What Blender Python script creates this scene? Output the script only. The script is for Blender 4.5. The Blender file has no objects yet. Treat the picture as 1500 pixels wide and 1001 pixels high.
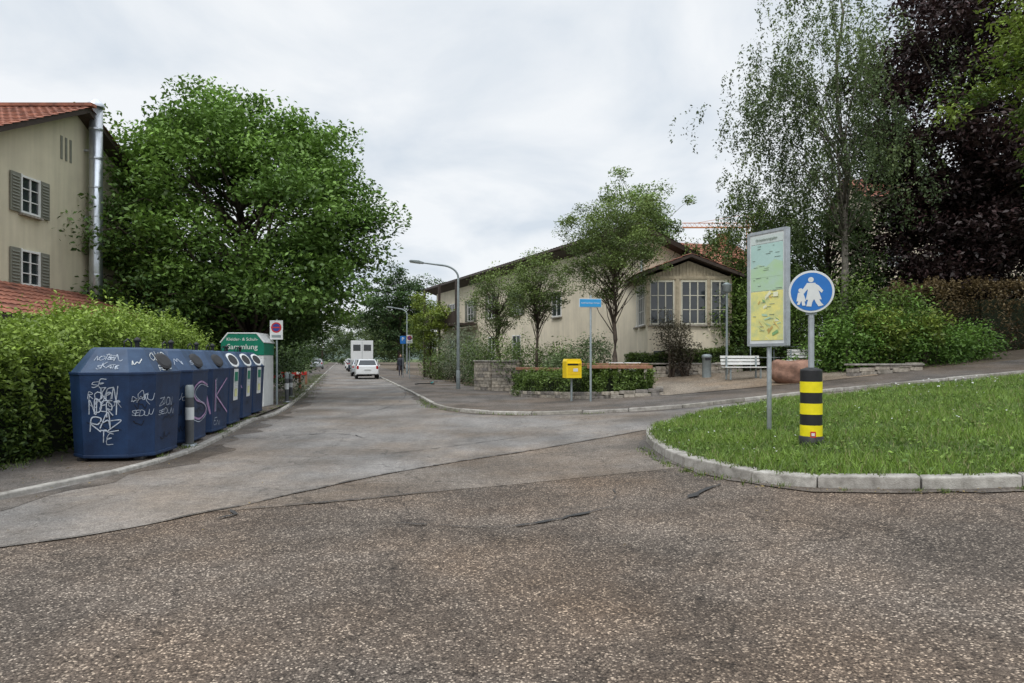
import bpy, bmesh, math, random
import numpy as np
from mathutils import Matrix, Vector
R=math.radians
sc=bpy.context.scene
col=sc.collection
rng=np.random.default_rng(7)
random.seed(5)

# ---------------------------------------------------------------- terrain
def sr(t,w=1.5):
    if t<-w: return 0.0
    if t>w: return t
    return (t+w)**2/(4*w)
def sstep(a,b,x):
    t=min(1,max(0,(x-a)/(b-a))); return t*t*(3-2*t)
def h(x,y):
    v=.075*(sr(x-1)-sr(x-40))
    v+=.06*(sr(y-22)-sr(y-45))*sstep(0,5,x)
    return v

# ---------------------------------------------------------------- materials
MATS={}
def mat(name,c,rough=.7,var=.2,scale=4,bump=0.,bscale=40,metal=0.,spec=.4,c2=None,streak=0.):
    if name in MATS: return MATS[name]
    m=bpy.data.materials.new(name); m.use_nodes=True
    nt=m.node_tree; N=nt.nodes; L=nt.links
    b=N['Principled BSDF']; b.inputs['Roughness'].default_value=rough
    b.inputs['Metallic'].default_value=metal
    b.inputs['Specular IOR Level'].default_value=spec
    tc=N.new('ShaderNodeTexCoord')
    n1=N.new('ShaderNodeTexNoise'); n1.inputs['Scale'].default_value=scale; n1.inputs['Detail'].default_value=6; n1.inputs['Roughness'].default_value=.65
    L.new(tc.outputs['Object'],n1.inputs['Vector'])
    rp=N.new('ShaderNodeValToRGB')
    d=[max(0,x*(1-var)) for x in c]; l=[min(1,x*(1+var*.7)) for x in c]
    if c2: d=list(c2)
    rp.color_ramp.elements[0].position=.3; rp.color_ramp.elements[1].position=.68
    rp.color_ramp.elements[0].color=(*d,1); rp.color_ramp.elements[1].color=(*l,1)
    L.new(n1.outputs['Fac'],rp.inputs['Fac'])
    outc=rp.outputs['Color']
    if streak>0:
        mp=N.new('ShaderNodeMapping'); mp.inputs['Scale'].default_value=(5,5,.35); L.new(tc.outputs['Object'],mp.inputs['Vector'])
        n3=N.new('ShaderNodeTexNoise'); n3.inputs['Scale'].default_value=1.0; n3.inputs['Detail'].default_value=5; L.new(mp.outputs[0],n3.inputs['Vector'])
        g=N.new('ShaderNodeMapRange'); g.inputs['From Min'].default_value=.4; g.inputs['From Max'].default_value=.7; g.inputs['To Min'].default_value=1; g.inputs['To Max'].default_value=1-streak
        L.new(n3.outputs['Fac'],g.inputs['Value'])
        sc_=N.new('ShaderNodeVectorMath'); sc_.operation='SCALE'; L.new(outc,sc_.inputs[0]); L.new(g.outputs[0],sc_.inputs['Scale']); outc=sc_.outputs[0]
    L.new(outc,b.inputs['Base Color'])
    if bump>0:
        n2=N.new('ShaderNodeTexNoise'); n2.inputs['Scale'].default_value=bscale; n2.inputs['Detail'].default_value=4
        L.new(tc.outputs['Object'],n2.inputs['Vector'])
        bp=N.new('ShaderNodeBump'); bp.inputs['Strength'].default_value=bump; bp.inputs['Distance'].default_value=.02
        L.new(n2.outputs['Fac'],bp.inputs['Height']); L.new(bp.outputs['Normal'],b.inputs['Normal'])
    MATS[name]=m; return m

def asphalt(name,dark,mid,light,vscale,contrast,patch,bump=.5,patchdark=.7,pscale=.55,wheel=.86):
    m=bpy.data.materials.new(name); m.use_nodes=True
    nt=m.node_tree; N=nt.nodes; L=nt.links; b=N['Principled BSDF']
    b.inputs['Roughness'].default_value=.85; b.inputs['Specular IOR Level'].default_value=.25
    tc=N.new('ShaderNodeTexCoord')
    v=N.new('ShaderNodeTexVoronoi'); v.inputs['Scale'].default_value=vscale; L.new(tc.outputs['Object'],v.inputs['Vector'])
    sp=N.new('ShaderNodeSeparateColor'); L.new(v.outputs['Color'],sp.inputs['Color'])
    rp=N.new('ShaderNodeValToRGB'); cr=rp.color_ramp
    cr.elements[0].position=0; cr.elements[0].color=(*dark,1)
    cr.elements[1].position=1; cr.elements[1].color=(*light,1)
    e=cr.elements.new(.35); e.color=(*mid,1)
    e=cr.elements.new(.78); e.color=(*[a*1.15 for a in mid],1)
    e=cr.elements.new(.92); e.color=(*[a*.5+q*.5 for a,q in zip(mid,light)],1)
    L.new(sp.outputs[0],rp.inputs['Fac'])
    def rng_(src,a,b_,c,d):
        g=N.new('ShaderNodeMapRange'); g.inputs['From Min'].default_value=a; g.inputs['From Max'].default_value=b_
        g.inputs['To Min'].default_value=c; g.inputs['To Max'].default_value=d; L.new(src,g.inputs['Value']); return g.outputs[0]
    def noise(s,det=5,vec=None,ro=.6):
        n=N.new('ShaderNodeTexNoise'); n.inputs['Scale'].default_value=s; n.inputs['Detail'].default_value=det; n.inputs['Roughness'].default_value=ro
        L.new(vec or tc.outputs['Object'],n.inputs['Vector']); return n
    def mul(a,b_):
        q=N.new('ShaderNodeMath'); q.operation='MULTIPLY'; L.new(a,q.inputs[0]); L.new(b_,q.inputs[1]); return q.outputs[0]
    f=rng_(v.outputs['Distance'],.25,.75,1,1-contrast)
    f=mul(f,rng_(noise(pscale,8).outputs['Fac'],.38,.58,patchdark,1.1))
    mp=N.new('ShaderNodeMapping'); mp.inputs['Scale'].default_value=(1,.25,1); mp.inputs['Rotation'].default_value=(0,0,-.3); L.new(tc.outputs['Object'],mp.inputs['Vector'])
    f=mul(f,rng_(noise(1.3,6,mp.outputs[0]).outputs['Fac'],.35,.6,wheel,1.06))
    f=mul(f,rng_(noise(9).outputs['Fac'],.3,.7,.8,1.14))
    vn=noise(1.5,4)
    ad=N.new('ShaderNodeVectorMath'); ad.operation='MULTIPLY_ADD'; ad.inputs[1].default_value=(1.4,1.4,0); L.new(vn.outputs['Color'],ad.inputs[0]); L.new(tc.outputs['Object'],ad.inputs[2])
    vc=N.new('ShaderNodeTexVoronoi'); vc.feature='DISTANCE_TO_EDGE'; vc.inputs['Scale'].default_value=.42; L.new(ad.outputs[0],vc.inputs['Vector'])
    f=mul(f,rng_(vc.outputs['Distance'],0,.009,1-patch,1))
    mx=N.new('ShaderNodeVectorMath'); mx.operation='SCALE'; L.new(rp.outputs['Color'],mx.inputs[0]); L.new(f,mx.inputs['Scale'])
    # brown dirt tint
    mt=N.new('ShaderNodeMix'); mt.data_type='RGBA'; mt.blend_type='MULTIPLY'; mt.inputs[7].default_value=(1.0,.86,.72,1)
    L.new(rng_(noise(.33,6).outputs['Fac'],.42,.62,0,.8),mt.inputs[0]); L.new(mx.outputs[0],mt.inputs[6])
    L.new(mt.outputs[2],b.inputs['Base Color'])
    bp=N.new('ShaderNodeBump'); bp.invert=True; bp.inputs['Strength'].default_value=bump; bp.inputs['Distance'].default_value=.005
    L.new(v.outputs['Distance'],bp.inputs['Height']); L.new(bp.outputs['Normal'],b.inputs['Normal'])
    MATS[name]=m; return m

A_coarse=asphalt('asphalt_coarse',(.055,.043,.035),(.155,.125,.102),(.68,.57,.46),85,.5,.5,.8,.7,.7)
A_mid=asphalt('asphalt_mid',(.1,.085,.07),(.2,.17,.145),(.5,.44,.37),90,.4,.45,.5,.72)
A_smooth=asphalt('asphalt_smooth',(.15,.138,.128),(.235,.22,.207),(.4,.38,.35),95,.25,.4,.3,.7,.4,.8)
A_gutter=asphalt('asphalt_gutter',(.08,.07,.062),(.14,.125,.112),(.3,.27,.24),95,.25,.2,.3,.6,.9)
A_walk=asphalt('asphalt_sidewalk',(.09,.08,.072),(.16,.142,.128),(.32,.29,.26),80,.3,.35,.4,.65)
A_gravel=asphalt('gravel',(.16,.13,.1),(.32,.27,.215),(.55,.48,.4),35,.4,0,.8,.75)
A_tar=mat('tar',(.035,.033,.032),.7,.4,6)
KM=[mat('granite_a',(.36,.34,.31),.85,.35,6,.5,80,c2=(.18,.165,.145)),mat('granite_b',(.42,.4,.365),.85,.35,7,.5,80,c2=(.22,.205,.18)),mat('granite_c',(.3,.28,.245),.85,.35,5,.5,80,c2=(.14,.13,.11))]
M_kerb=KM[0]
M_grassbase=mat('grass_soil',(.08,.12,.03),.95,.5,3,.8,60,c2=(.05,.055,.02))
M_soil=mat('soil',(.13,.1,.07),.95,.4,3,.8,40)
M_cream=mat('plaster_cream',(.76,.68,.54),.9,.12,.8,.25,60,streak=.12)
M_beige=mat('plaster_beige',(.62,.56,.42),.9,.1,.7,.25,60,streak=.12)
M_tile=mat('roof_tile',(.32,.135,.09),.9,.45,2.2,.4,30,c2=(.12,.06,.048),spec=.15)
M_darkwood=mat('dark_wood',(.05,.035,.028),.7,.3,8)
M_shutter=mat('shutter_grey',(.2,.2,.165),.7,.15,8)
M_white=mat('white_paint',(.75,.75,.73),.5,.08,6)
M_glass=mat('window_glass',(.03,.037,.042),.06,.3,1,spec=.8)
M_steel=mat('galvanised',(.42,.45,.48),.45,.2,8,metal=.5)
M_pole=mat('pole_grey',(.27,.31,.32),.5,.2,6,metal=.2)
M_dkgrey=mat('post_dark',(.09,.095,.1),.6,.2,6)
M_chrome=mat('flue_steel',(.55,.58,.62),.3,.15,3,metal=.85)
M_bark=mat('bark',(.09,.07,.055),.95,.4,9,1.,30)
M_barkl=mat('bark_birch',(.24,.22,.19),.9,.5,6,.8,20,c2=(.05,.04,.035))
M_stone=mat('stone_wall',(.34,.31,.27),.9,.45,7,1.,25,c2=(.14,.125,.1))
M_wood=mat('bench_wood',(.3,.15,.09),.65,.35,5,.3,40)
M_black=mat('black_rubber',(.018,.018,.02),.5,.3,10)
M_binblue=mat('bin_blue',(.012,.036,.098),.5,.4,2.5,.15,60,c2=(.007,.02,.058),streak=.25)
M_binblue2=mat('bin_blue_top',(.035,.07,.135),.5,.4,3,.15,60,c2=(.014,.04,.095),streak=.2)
M_graf=mat('graffiti_white',(.42,.47,.55),.6,.5,9)
M_grafb=mat('graffiti_black',(.006,.007,.012),.5,.3,9)
M_grafp=mat('graffiti_pink',(.38,.25,.42),.6,.3,9)
M_green=mat('container_green',(.0,.17,.1),.5,.15,4)
M_yellow=mat('post_yellow',(.85,.6,.01),.45,.08,4)
M_byellow=mat('band_yellow',(.85,.72,.01),.5,.15,8)
M_blue=mat('sign_blue',(.02,.16,.5),.4,.12,5)
M_ltblue=mat('plate_blue',(.03,.3,.62),.4,.08,5)
M_red=mat('sign_red',(.5,.03,.03),.45,.1,5)
M_signwhite=mat('sign_white',(.66,.68,.68),.45,.1,5)
M_boulder=mat('boulder',(.3,.17,.12),.85,.4,3,.9,12,c2=(.14,.08,.06))

# ---------------------------------------------------------------- mesh builder
class MB:
    def __init__(s): s.v=[];s.f=[];s.mi=[];s.sm=[];s.mats=[];s.M=Matrix.Identity(4)
    def m(s,mt):
        if mt not in s.mats: s.mats.append(mt)
        return s.mats.index(mt)
    def add(s,vs,fs,mt,smooth=False):
        b=len(s.v); k=s.m(mt)
        s.v+= [tuple(s.M@Vector(p)) for p in vs]
        for f in fs: s.f.append([i+b for i in f]); s.mi.append(k); s.sm.append(smooth)
    def box(s,c,d,mt,rz=0,taper=1,rx=0):
        x,y,z=[a/2 for a in d]
        vs=[(-x,-y,-z),(x,-y,-z),(x,y,-z),(-x,y,-z),(-x*taper,-y*taper,z),(x*taper,-y*taper,z),(x*taper,y*taper,z),(-x*taper,y*taper,z)]
        T=Matrix.Translation(c)@Matrix.Rotation(rz,4,'Z')@Matrix.Rotation(rx,4,'X')
        s.add([T@Vector(p) for p in vs],[(3,2,1,0),(4,5,6,7),(0,1,5,4),(1,2,6,5),(2,3,7,6),(3,0,4,7)],mt)
    def quad(s,a,b,c,d,mt): s.add([a,b,c,d],[(0,1,2,3)],mt)
    def lathe(s,c,prof,mt,n=20,axis='Z',smooth=True):
        vs=[];fs=[]
        for r,z in prof:
            for i in range(n):
                a=2*math.pi*i/n; p=(r*math.cos(a),r*math.sin(a),z)
                if axis=='Y': p=(p[0],z,p[1])
                if axis=='X': p=(z,p[0],p[1])
                vs.append((c[0]+p[0],c[1]+p[1],c[2]+p[2]))
        for j in range(len(prof)-1):
            for i in range(n):
                k=(i+1)%n; fs.append((j*n+i,j*n+k,(j+1)*n+k,(j+1)*n+i))
        s.add(vs,fs,mt,smooth)
        s.add(vs[:n],[tuple(range(n-1,-1,-1))],mt); s.add(vs[-n:],[tuple(range(n))],mt)
    def tube(s,pts,rad,mt,n=6,smooth=True):
        pts=[Vector(p) for p in pts]; vs=[];fs=[]
        if not hasattr(rad,'__len__'): rad=[rad]*len(pts)
        for i,p in enumerate(pts):
            t=(pts[min(i+1,len(pts)-1)]-pts[max(i-1,0)]).normalized()
            u=t.cross(Vector((0,0,1))); 
            if u.length<.05: u=t.cross(Vector((0,1,0)))
            u.normalize(); w=t.cross(u)
            for k in range(n):
                a=2*math.pi*k/n; vs.append(p+u*(rad[i]*math.cos(a))+w*(rad[i]*math.sin(a)))
        for j in range(len(pts)-1):
            for k in range(n):
                q=(k+1)%n; fs.append((j*n+k,j*n+q,(j+1)*n+q,(j+1)*n+k))
        fs.append(tuple(range(n-1,-1,-1))); fs.append(tuple((len(pts)-1)*n+k for k in range(n)))
        s.add(vs,fs,mt,smooth)
    def prism(s,poly,y0,y1,mt):
        n=len(poly)
        vs=[(x,y0,z) for x,z in poly]+[(x,y1,z) for x,z in poly]
        fs=[tuple(range(n)),tuple(range(2*n-1,n-1,-1))]+[(i,i+n,(i+1)%n+n,(i+1)%n) for i in range(n)]
        s.add(vs,fs,mt)
    def build(s,name,loc=(0,0,0),rz=0,bevel=0,parent=None,fixn=True):
        me=bpy.data.meshes.new(name); me.from_pydata(s.v,[],s.f)
        for mt in s.mats: me.materials.append(mt)
        me.polygons.foreach_set('material_index',s.mi); me.polygons.foreach_set('use_smooth',s.sm)
        me.update()
        if fixn:
            bm=bmesh.new(); bm.from_mesh(me); bmesh.ops.recalc_face_normals(bm,faces=bm.faces); bm.to_mesh(me); bm.free()
        o=bpy.data.objects.new(name,me); col.objects.link(o); o.location=loc; o.rotation_euler=(0,0,rz)
        if bevel:
            md=o.modifiers.new('bevel','BEVEL'); md.width=bevel; md.segments=2; md.limit_method='ANGLE'
        if parent: o.parent=parent
        return o

def text(body,size,loc,mt,parent,rot=(R(90),0,0),align='CENTER',name='lettering'):
    c=bpy.data.curves.new(name,'FONT'); c.body=body; c.size=size; c.extrude=.002; c.align_x=align; c.align_y='CENTER'
    c.materials.append(mt); o=bpy.data.objects.new(name,c); col.objects.link(o)
    o.location=loc; o.rotation_euler=rot; o.parent=parent; return o

def catmull(pts,step=.5,closed=False):
    P=[np.array(p,float) for p in pts]; out=[]
    n=len(P)
    for i in range(n-1 if not closed else n):
        p0=P[i-1] if (i>0 or closed) else 2*P[0]-P[1]
        p1=P[i]; p2=P[(i+1)%n]; p3=P[(i+2)%n] if (i+2<n or closed) else 2*p2-p1
        m=max(1,int(np.linalg.norm(p2-p1)/step))
        for k in range(m):
            t=k/m; out.append(.5*((2*p1)+(-p0+p2)*t+(2*p0-5*p1+4*p2-p3)*t*t+(-p0+3*p1-3*p2+p3)*t**3))
    if not closed: out.append(P[-1])
    return [tuple(p) for p in out]

def drape(name,poly,off,mt,cell=1.0,fn=None):
    bm=bmesh.new(); vs=[bm.verts.new((p[0],p[1],0)) for p in poly]
    bm.faces.new(vs); bmesh.ops.triangulate(bm,faces=bm.faces[:])
    xs=[p[0] for p in poly]; ys=[p[1] for p in poly]
    def cut(co,no):
        g=bm.verts[:]+bm.edges[:]+bm.faces[:]; bmesh.ops.bisect_plane(bm,geom=g,dist=1e-5,plane_co=co,plane_no=no)
    x=max(min(xs),-2); 
    x=math.ceil(x/cell)*cell
    while x<min(max(xs),43): cut((x,0,0),(1,0,0)); x+=cell
    y=math.ceil(max(min(ys),(20 if fn is None else -50))/cell)*cell
    while y<min(max(ys),48): cut((0,y,0),(0,1,0)); y+=cell
    for v in bm.verts: v.co.z=h(v.co.x,v.co.y)+off+(fn(v.co.x,v.co.y) if fn else 0)
    bmesh.ops.recalc_face_normals(bm,faces=bm.faces)
    for f in bm.faces:
        if f.normal.z<0: f.normal_flip()
        f.smooth=True
    me=bpy.data.meshes.new(name); bm.to_mesh(me); bm.free(); me.materials.append(mt)
    o=bpy.data.objects.new(name,me); col.objects.link(o); return o

def kerb(name,line,side,w=.17,hh=.13,base=0,L=.9,mt=None):
    P=[np.array(p) for p in catmull(line,L)]
    nrm=[]
    for i in range(len(P)):
        t=P[min(i+1,len(P)-1)]-P[max(i-1,0)]; t/=np.linalg.norm(t); nrm.append(np.array((-t[1],t[0]))*side)
    mb=MB()
    for i in range(len(P)-1):
        a,b=P[i],P[i+1]; t=(b-a)/np.linalg.norm(b-a); a2=a+t*.008; b2=b-t*.008
        jz=random.uniform(-.008,.008); jo=random.uniform(-.012,.008)
        q=[a2+nrm[i]*jo,b2+nrm[i+1]*jo,b2+nrm[i+1]*w,a2+nrm[i]*w]
        top=[(p[0]+(nrm[i][0]*.018 if k<2 else 0),p[1]+(nrm[i][1]*.018 if k<2 else 0),h(p[0],p[1])+base+hh+jz) for k,p in enumerate(q)]
        bot=[(p[0],p[1],h(p[0],p[1])-.08) for p in q]
        mb.add(bot+top,[(0,1,2,3),(4,5,6,7),(0,1,5,4),(1,2,6,5),(2,3,7,6),(3,0,4,7)],random.choice(KM))
    return mb.build(name,bevel=.016)

# ---------------------------------------------------------------- foliage
def leafmat(name,trans=.3,rough=.55):
    m=bpy.data.materials.new(name); m.use_nodes=True; nt=m.node_tree; N=nt.nodes; L=nt.links
    N.remove(N['Principled BSDF'])
    at=N.new('ShaderNodeAttribute'); at.attribute_name='Col'
    df=N.new('ShaderNodeBsdfDiffuse'); L.new(at.outputs['Color'],df.inputs['Color'])
    gl=N.new('ShaderNodeBsdfGlossy'); gl.inputs['Roughness'].default_value=rough; gl.inputs['Color'].default_value=(1,1,1,1)
    m1=N.new('ShaderNodeMixShader'); m1.inputs[0].default_value=.04; L.new(df.outputs[0],m1.inputs[1]); L.new(gl.outputs[0],m1.inputs[2])
    tr=N.new('ShaderNodeBsdfTranslucent'); L.new(at.outputs['Color'],tr.inputs['Color'])
    mx=N.new('ShaderNodeMixShader'); mx.inputs[0].default_value=trans
    L.new(m1.outputs[0],mx.inputs[1]); L.new(tr.outputs[0],mx.inputs[2]); L.new(mx.outputs[0],N['Material Output'].inputs['Surface'])
    return m
M_leaf=leafmat('leaf',.2); M_leafd=leafmat('leaf_dark',.1,.5)

def leaf_obj(name,C,S,colr,mt=None,up=.5,aspect=.5,parent=None,droop=False):
    N=len(C); n=rng.normal(size=(N,3)); n[:,2]=np.abs(n[:,2])+up
    n/=np.linalg.norm(n,axis=1)[:,None]
    a=rng.normal(size=(N,3))
    if droop: a[:,2]-=2.5
    a-=n*np.sum(a*n,axis=1)[:,None]; a/=np.linalg.norm(a,axis=1)[:,None]
    b=np.cross(n,a); S=np.asarray(S)[:,None]
    V=np.empty((N,4,3)); V[:,0]=C-a*S*.55; V[:,1]=C+b*S*aspect*.5-a*S*.05+n*S*.08; V[:,2]=C+a*S*.55; V[:,3]=C-b*S*aspect*.5-a*S*.05+n*S*.08
    me=bpy.data.meshes.new(name); me.vertices.add(4*N); me.vertices.foreach_set('co',V.reshape(-1))
    me.loops.add(4*N); me.loops.foreach_set('vertex_index',np.arange(4*N,dtype=np.int32))
    me.polygons.add(N); me.polygons.foreach_set('loop_start',np.arange(0,4*N,4,dtype=np.int32))
    me.update(calc_edges=True)
    at=me.attributes.new('Col','FLOAT_COLOR','POINT')
    cc=np.ones((N,4,4)); cc[:,:,:3]=np.clip(colr,0,1)[:,None,:]; at.data.foreach_set('color',cc.reshape(-1))
    me.materials.append(mt or M_leaf)
    o=bpy.data.objects.new(name,me); col.objects.link(o)
    if parent: o.parent=parent
    return o

def shade(n,c1,c2,t,jit=.2):
    c1=np.array(c1);c2=np.array(c2); t=np.clip(t,0,1)[:,None]
    c=c1*(1-t)+c2*t; return c*(1+rng.normal(size=(n,1))*jit).clip(.4,1.8)

def crown_pts(center,radii,n,seed,inner=.35,lump=.2):
    r=np.random.default_rng(seed); d=r.normal(size=(n,3)); d/=np.linalg.norm(d,axis=1)[:,None]
    az=np.arctan2(d[:,1],d[:,0]); ph=r.uniform(0,6,6)
    f=1+lump*(np.sin(3*az+ph[0])*np.cos(3*d[:,2]+ph[1])+.7*np.sin(5*az+ph[2]+4*d[:,2])+.6*np.sin(8*d[:,2]+ph[3]+2*az)+.5*np.sin(11*az+7*d[:,2]+ph[4]))
    rr=inner+(1-inner)*np.sqrt(r.uniform(size=n))
    return np.array(center)+d*np.array(radii)*(rr*f)[:,None], rr

def tree(name,base,center,radii,nclump,perclump,rc,leaf,c1,c2,seed,trunk_r=.2,bark=None,fork=.35,inner=.35,lump=.2,mt=None,nbr=90,strand=0,aspect=.5,trunktop=None,jit=.2,brs=.38,flat=.6,wig=.12,extra=None):
    r=np.random.default_rng(seed+50)
    base=np.array(base,float); center=np.array(center,float)
    K,rr=crown_pts(center,radii,nclump,seed,inner,lump)
    if extra:
        for (ce,ra_,nn_) in extra:
            k2,_=crown_pts(ce,ra_,nn_,seed+9,inner,lump); K=np.concatenate([K,k2])
        nclump=len(K)
    mb=MB(); bark=bark or M_bark
    top=np.array(center)+np.array((0,0,radii[2]*.55)) if trunktop is None else np.array(trunktop,float)
    T=[]
    for i in range(9):
        t=i/8; p=base*(1-t)+top*t; p=p+np.array((r.normal()*wig,r.normal()*wig,0))*(0 if i==0 else 1); T.append(p)
    rad=[trunk_r*(1-.85*(i/8)**.8)+.01 for i in range(9)]; rad[0]*=1.3
    mb.tube(T,rad,bark,8)
    idx=r.choice(nclump,min(nbr,nclump),replace=False)
    for j in idx:
        q=K[j]; ta=min(.9,max(fork*.9,(q[2]-base[2])/(top[2]-base[2])-r.uniform(.15,.4))); ta=max(ta,fork*.85)
        k=ta*8; i0=int(k); f=k-i0; a=T[i0]*(1-f)+T[min(i0+1,8)]*f
        Lb=np.linalg.norm(q-a); m=a*.55+q*.45+np.array((0,0,Lb*.12))+r.normal(size=3)*Lb*.05; m2=a*.2+q*.8+np.array((0,0,Lb*.1))+r.normal(size=3)*Lb*.05
        ra=max(.018,trunk_r*brs*(1-.7*ta)); mb.tube([a,m,m2,q],[ra,ra*.6,ra*.3,.006],bark,5)
    o=mb.build(name,fixn=False)
    Kk=np.repeat(np.arange(nclump),perclump); n=len(Kk)
    sz=r.uniform(.5,1.3,size=nclump)[Kk][:,None]
    g=r.normal(size=(n,3)); gl=np.linalg.norm(g,axis=1)[:,None]; g=g/gl*np.minimum(gl,1.9)
    off=g*np.array((rc,rc,rc*flat))*sz
    if strand:
        ns=7; so=r.normal(size=(nclump,ns,2))*rc; ln=r.uniform(.4,1.3,size=(nclump,ns))*strand
        si=r.integers(0,ns,size=n); u=r.uniform(size=n)**.8
        xy=so[Kk,si]; out=(K[Kk][:,:2]-center[:2]); out/=np.linalg.norm(out,axis=1)[:,None]+.01
        P=K[Kk].copy(); P[:,:2]+=xy*(.5+.5*np.minimum(1,u*3))[:,None]+out*(.25*np.sin(u*2))[:,None]+r.normal(size=(n,2))*.07
        P[:,2]+=.1-u*ln[Kk,si]+r.normal(size=n)*.06; hh_=-u*.3
    else: P=K[Kk]+off; hh_=off[:,2]/rc*.16
    P[:,2]=np.maximum(P[:,2],base[2]+.3)
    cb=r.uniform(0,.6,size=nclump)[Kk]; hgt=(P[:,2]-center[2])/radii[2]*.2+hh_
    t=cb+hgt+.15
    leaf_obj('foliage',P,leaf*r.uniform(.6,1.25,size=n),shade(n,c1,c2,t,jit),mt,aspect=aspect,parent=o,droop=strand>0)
    return o

def shrub(name,ells,n,leaf,c1,c2,mt=None,inner=.5,lump=.18,jit=.22,clump=True,aspect=.5,stems=True):
    tot=sum(e[3]*e[4]+e[4]*e[5]+e[3]*e[5] for e in ells); Ps=[];ts=[]
    mb=MB()
    for k,e in enumerate(ells):
        m=int(n*(e[3]*e[4]+e[4]*e[5]+e[3]*e[5])/tot)
        nc=max(12,m//45); K,rr=crown_pts(e[:3],e[3:],nc,k*13+int(abs(e[0]*10)),inner,lump)
        kk=np.repeat(np.arange(nc),45); rc=.15*(e[3]*e[4]*e[5])**(1/3)+.05
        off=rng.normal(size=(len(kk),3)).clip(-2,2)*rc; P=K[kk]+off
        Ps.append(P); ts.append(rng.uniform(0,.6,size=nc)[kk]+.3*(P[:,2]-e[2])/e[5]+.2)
        if stems:
            zb=h(e[0],e[1])
            for j in range(8):
                q=K[j]; b=np.array((e[0]+rng.normal()*.15*e[3],e[1]+rng.normal()*.15*e[4],zb))
                mb.tube([b,(b+q)/2+np.array((0,0,.1)),q],[.035,.02,.006],M_bark,5)
    if not stems: mb.tube([(ells[0][0],ells[0][1],0),(ells[0][0],ells[0][1],ells[0][2])],.04,M_bark,5)
    o=mb.build(name,fixn=False)
    P=np.concatenate(Ps); t=np.concatenate(ts); ok=P[:,2]>np.array([h(a,b) for a,b in P[:,:2]])+.02
    P=P[ok];t=t[ok]
    leaf_obj('foliage',P,leaf*rng.uniform(.6,1.3,size=len(P)),shade(len(P),c1,c2,t,jit),mt,parent=o,aspect=aspect)
    return o

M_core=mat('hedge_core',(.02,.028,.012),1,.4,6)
def hedge(name,path,n,leaf,c1,c2,lump=.12,mt=None,up=.5,shoots=0,sl=.38):
    path=np.array(path,float); mb=MB()
    for a,b in zip(path[:-1],path[1:]):
        t=(b-a)[:2]; t/=np.linalg.norm(t); nn=np.array((-t[1],t[0]))
        vs=[]
        for p in (a,b):
            for s,z in ((-.62,0),(.62,0),(.5,.76),(-.5,.76)):
                q=p[:2]+nn*s*p[2]; vs.append((q[0],q[1],p[4]+z*p[3]))
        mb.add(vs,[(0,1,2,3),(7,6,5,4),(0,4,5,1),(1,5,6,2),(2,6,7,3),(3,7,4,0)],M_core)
    o=mb.build(name)
    seg=rng.integers(0,len(path)-1,size=n); u=rng.uniform(size=n)
    A=path[seg];B=path[seg+1]; Q=A+(B-A)*u[:,None]; t=(B-A)[:,:2]; t/=np.linalg.norm(t,axis=1)[:,None]; nn=np.stack([-t[:,1],t[:,0]],1)
    w=Q[:,2];H=Q[:,3]
    top=rng.uniform(size=n)<(2*w/(2*w+2*H)).clip(.25,.6)
    s=np.where(top,rng.uniform(-1,1,size=n),np.sign(rng.uniform(-1,1,size=n)))
    v=np.where(top,1,rng.uniform(0,1,size=n))
    lat=s*w*(1-.22*v*v); z=v*H
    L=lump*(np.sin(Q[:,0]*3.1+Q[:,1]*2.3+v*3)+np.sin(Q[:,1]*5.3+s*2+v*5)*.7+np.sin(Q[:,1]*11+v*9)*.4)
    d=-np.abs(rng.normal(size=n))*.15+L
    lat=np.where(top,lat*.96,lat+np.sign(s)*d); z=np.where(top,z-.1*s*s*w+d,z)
    P=np.stack([Q[:,0]+nn[:,0]*lat,Q[:,1]+nn[:,1]*lat,Q[:,4]+z],1)+rng.normal(size=(n,3))*.035
    for e,sg in ((path[0],-1),(path[-1],1)):
        m=n//14; tt=(path[1]-path[0])[:2] if sg<0 else (path[-1]-path[-2])[:2]; tt=tt/np.linalg.norm(tt)*sg; n2=np.array((-tt[1],tt[0]))
        l=rng.uniform(-1,1,size=m)*e[2]; zz=rng.uniform(0,1,size=m)*e[3]; dd=.1*np.sin(l*5+zz*4)+rng.normal(size=m)*.06
        P=np.concatenate([P,np.stack([e[0]+n2[0]*l+tt[0]*dd,e[1]+n2[1]*l+tt[1]*dd,e[4]+zz],1)]); d=np.concatenate([d,dd*.3])
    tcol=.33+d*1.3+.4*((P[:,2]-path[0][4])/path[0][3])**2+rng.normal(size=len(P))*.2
    if shoots:
        ii=rng.choice(np.where(P[:,2]>path[0][4]+.6*path[0][3])[0],shoots)
        S=[];
        for i in ii:
            k=rng.integers(7,20); dr=np.array((rng.normal()*.45,rng.normal()*.45,1)); ln=rng.uniform(.3,1)*sl; uu=np.linspace(0,1,k)[:,None]
            S.append(P[i]+dr*uu*ln+rng.normal(size=(k,3))*.025)
        S=np.concatenate(S); P=np.concatenate([P,S]); tcol=np.concatenate([tcol,rng.uniform(.6,1.05,size=len(S))])
    leaf_obj('foliage',P,leaf*rng.uniform(.6,1.3,size=len(P)),shade(len(P),c1,c2,tcol),mt,parent=o,up=up)
    return o

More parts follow.
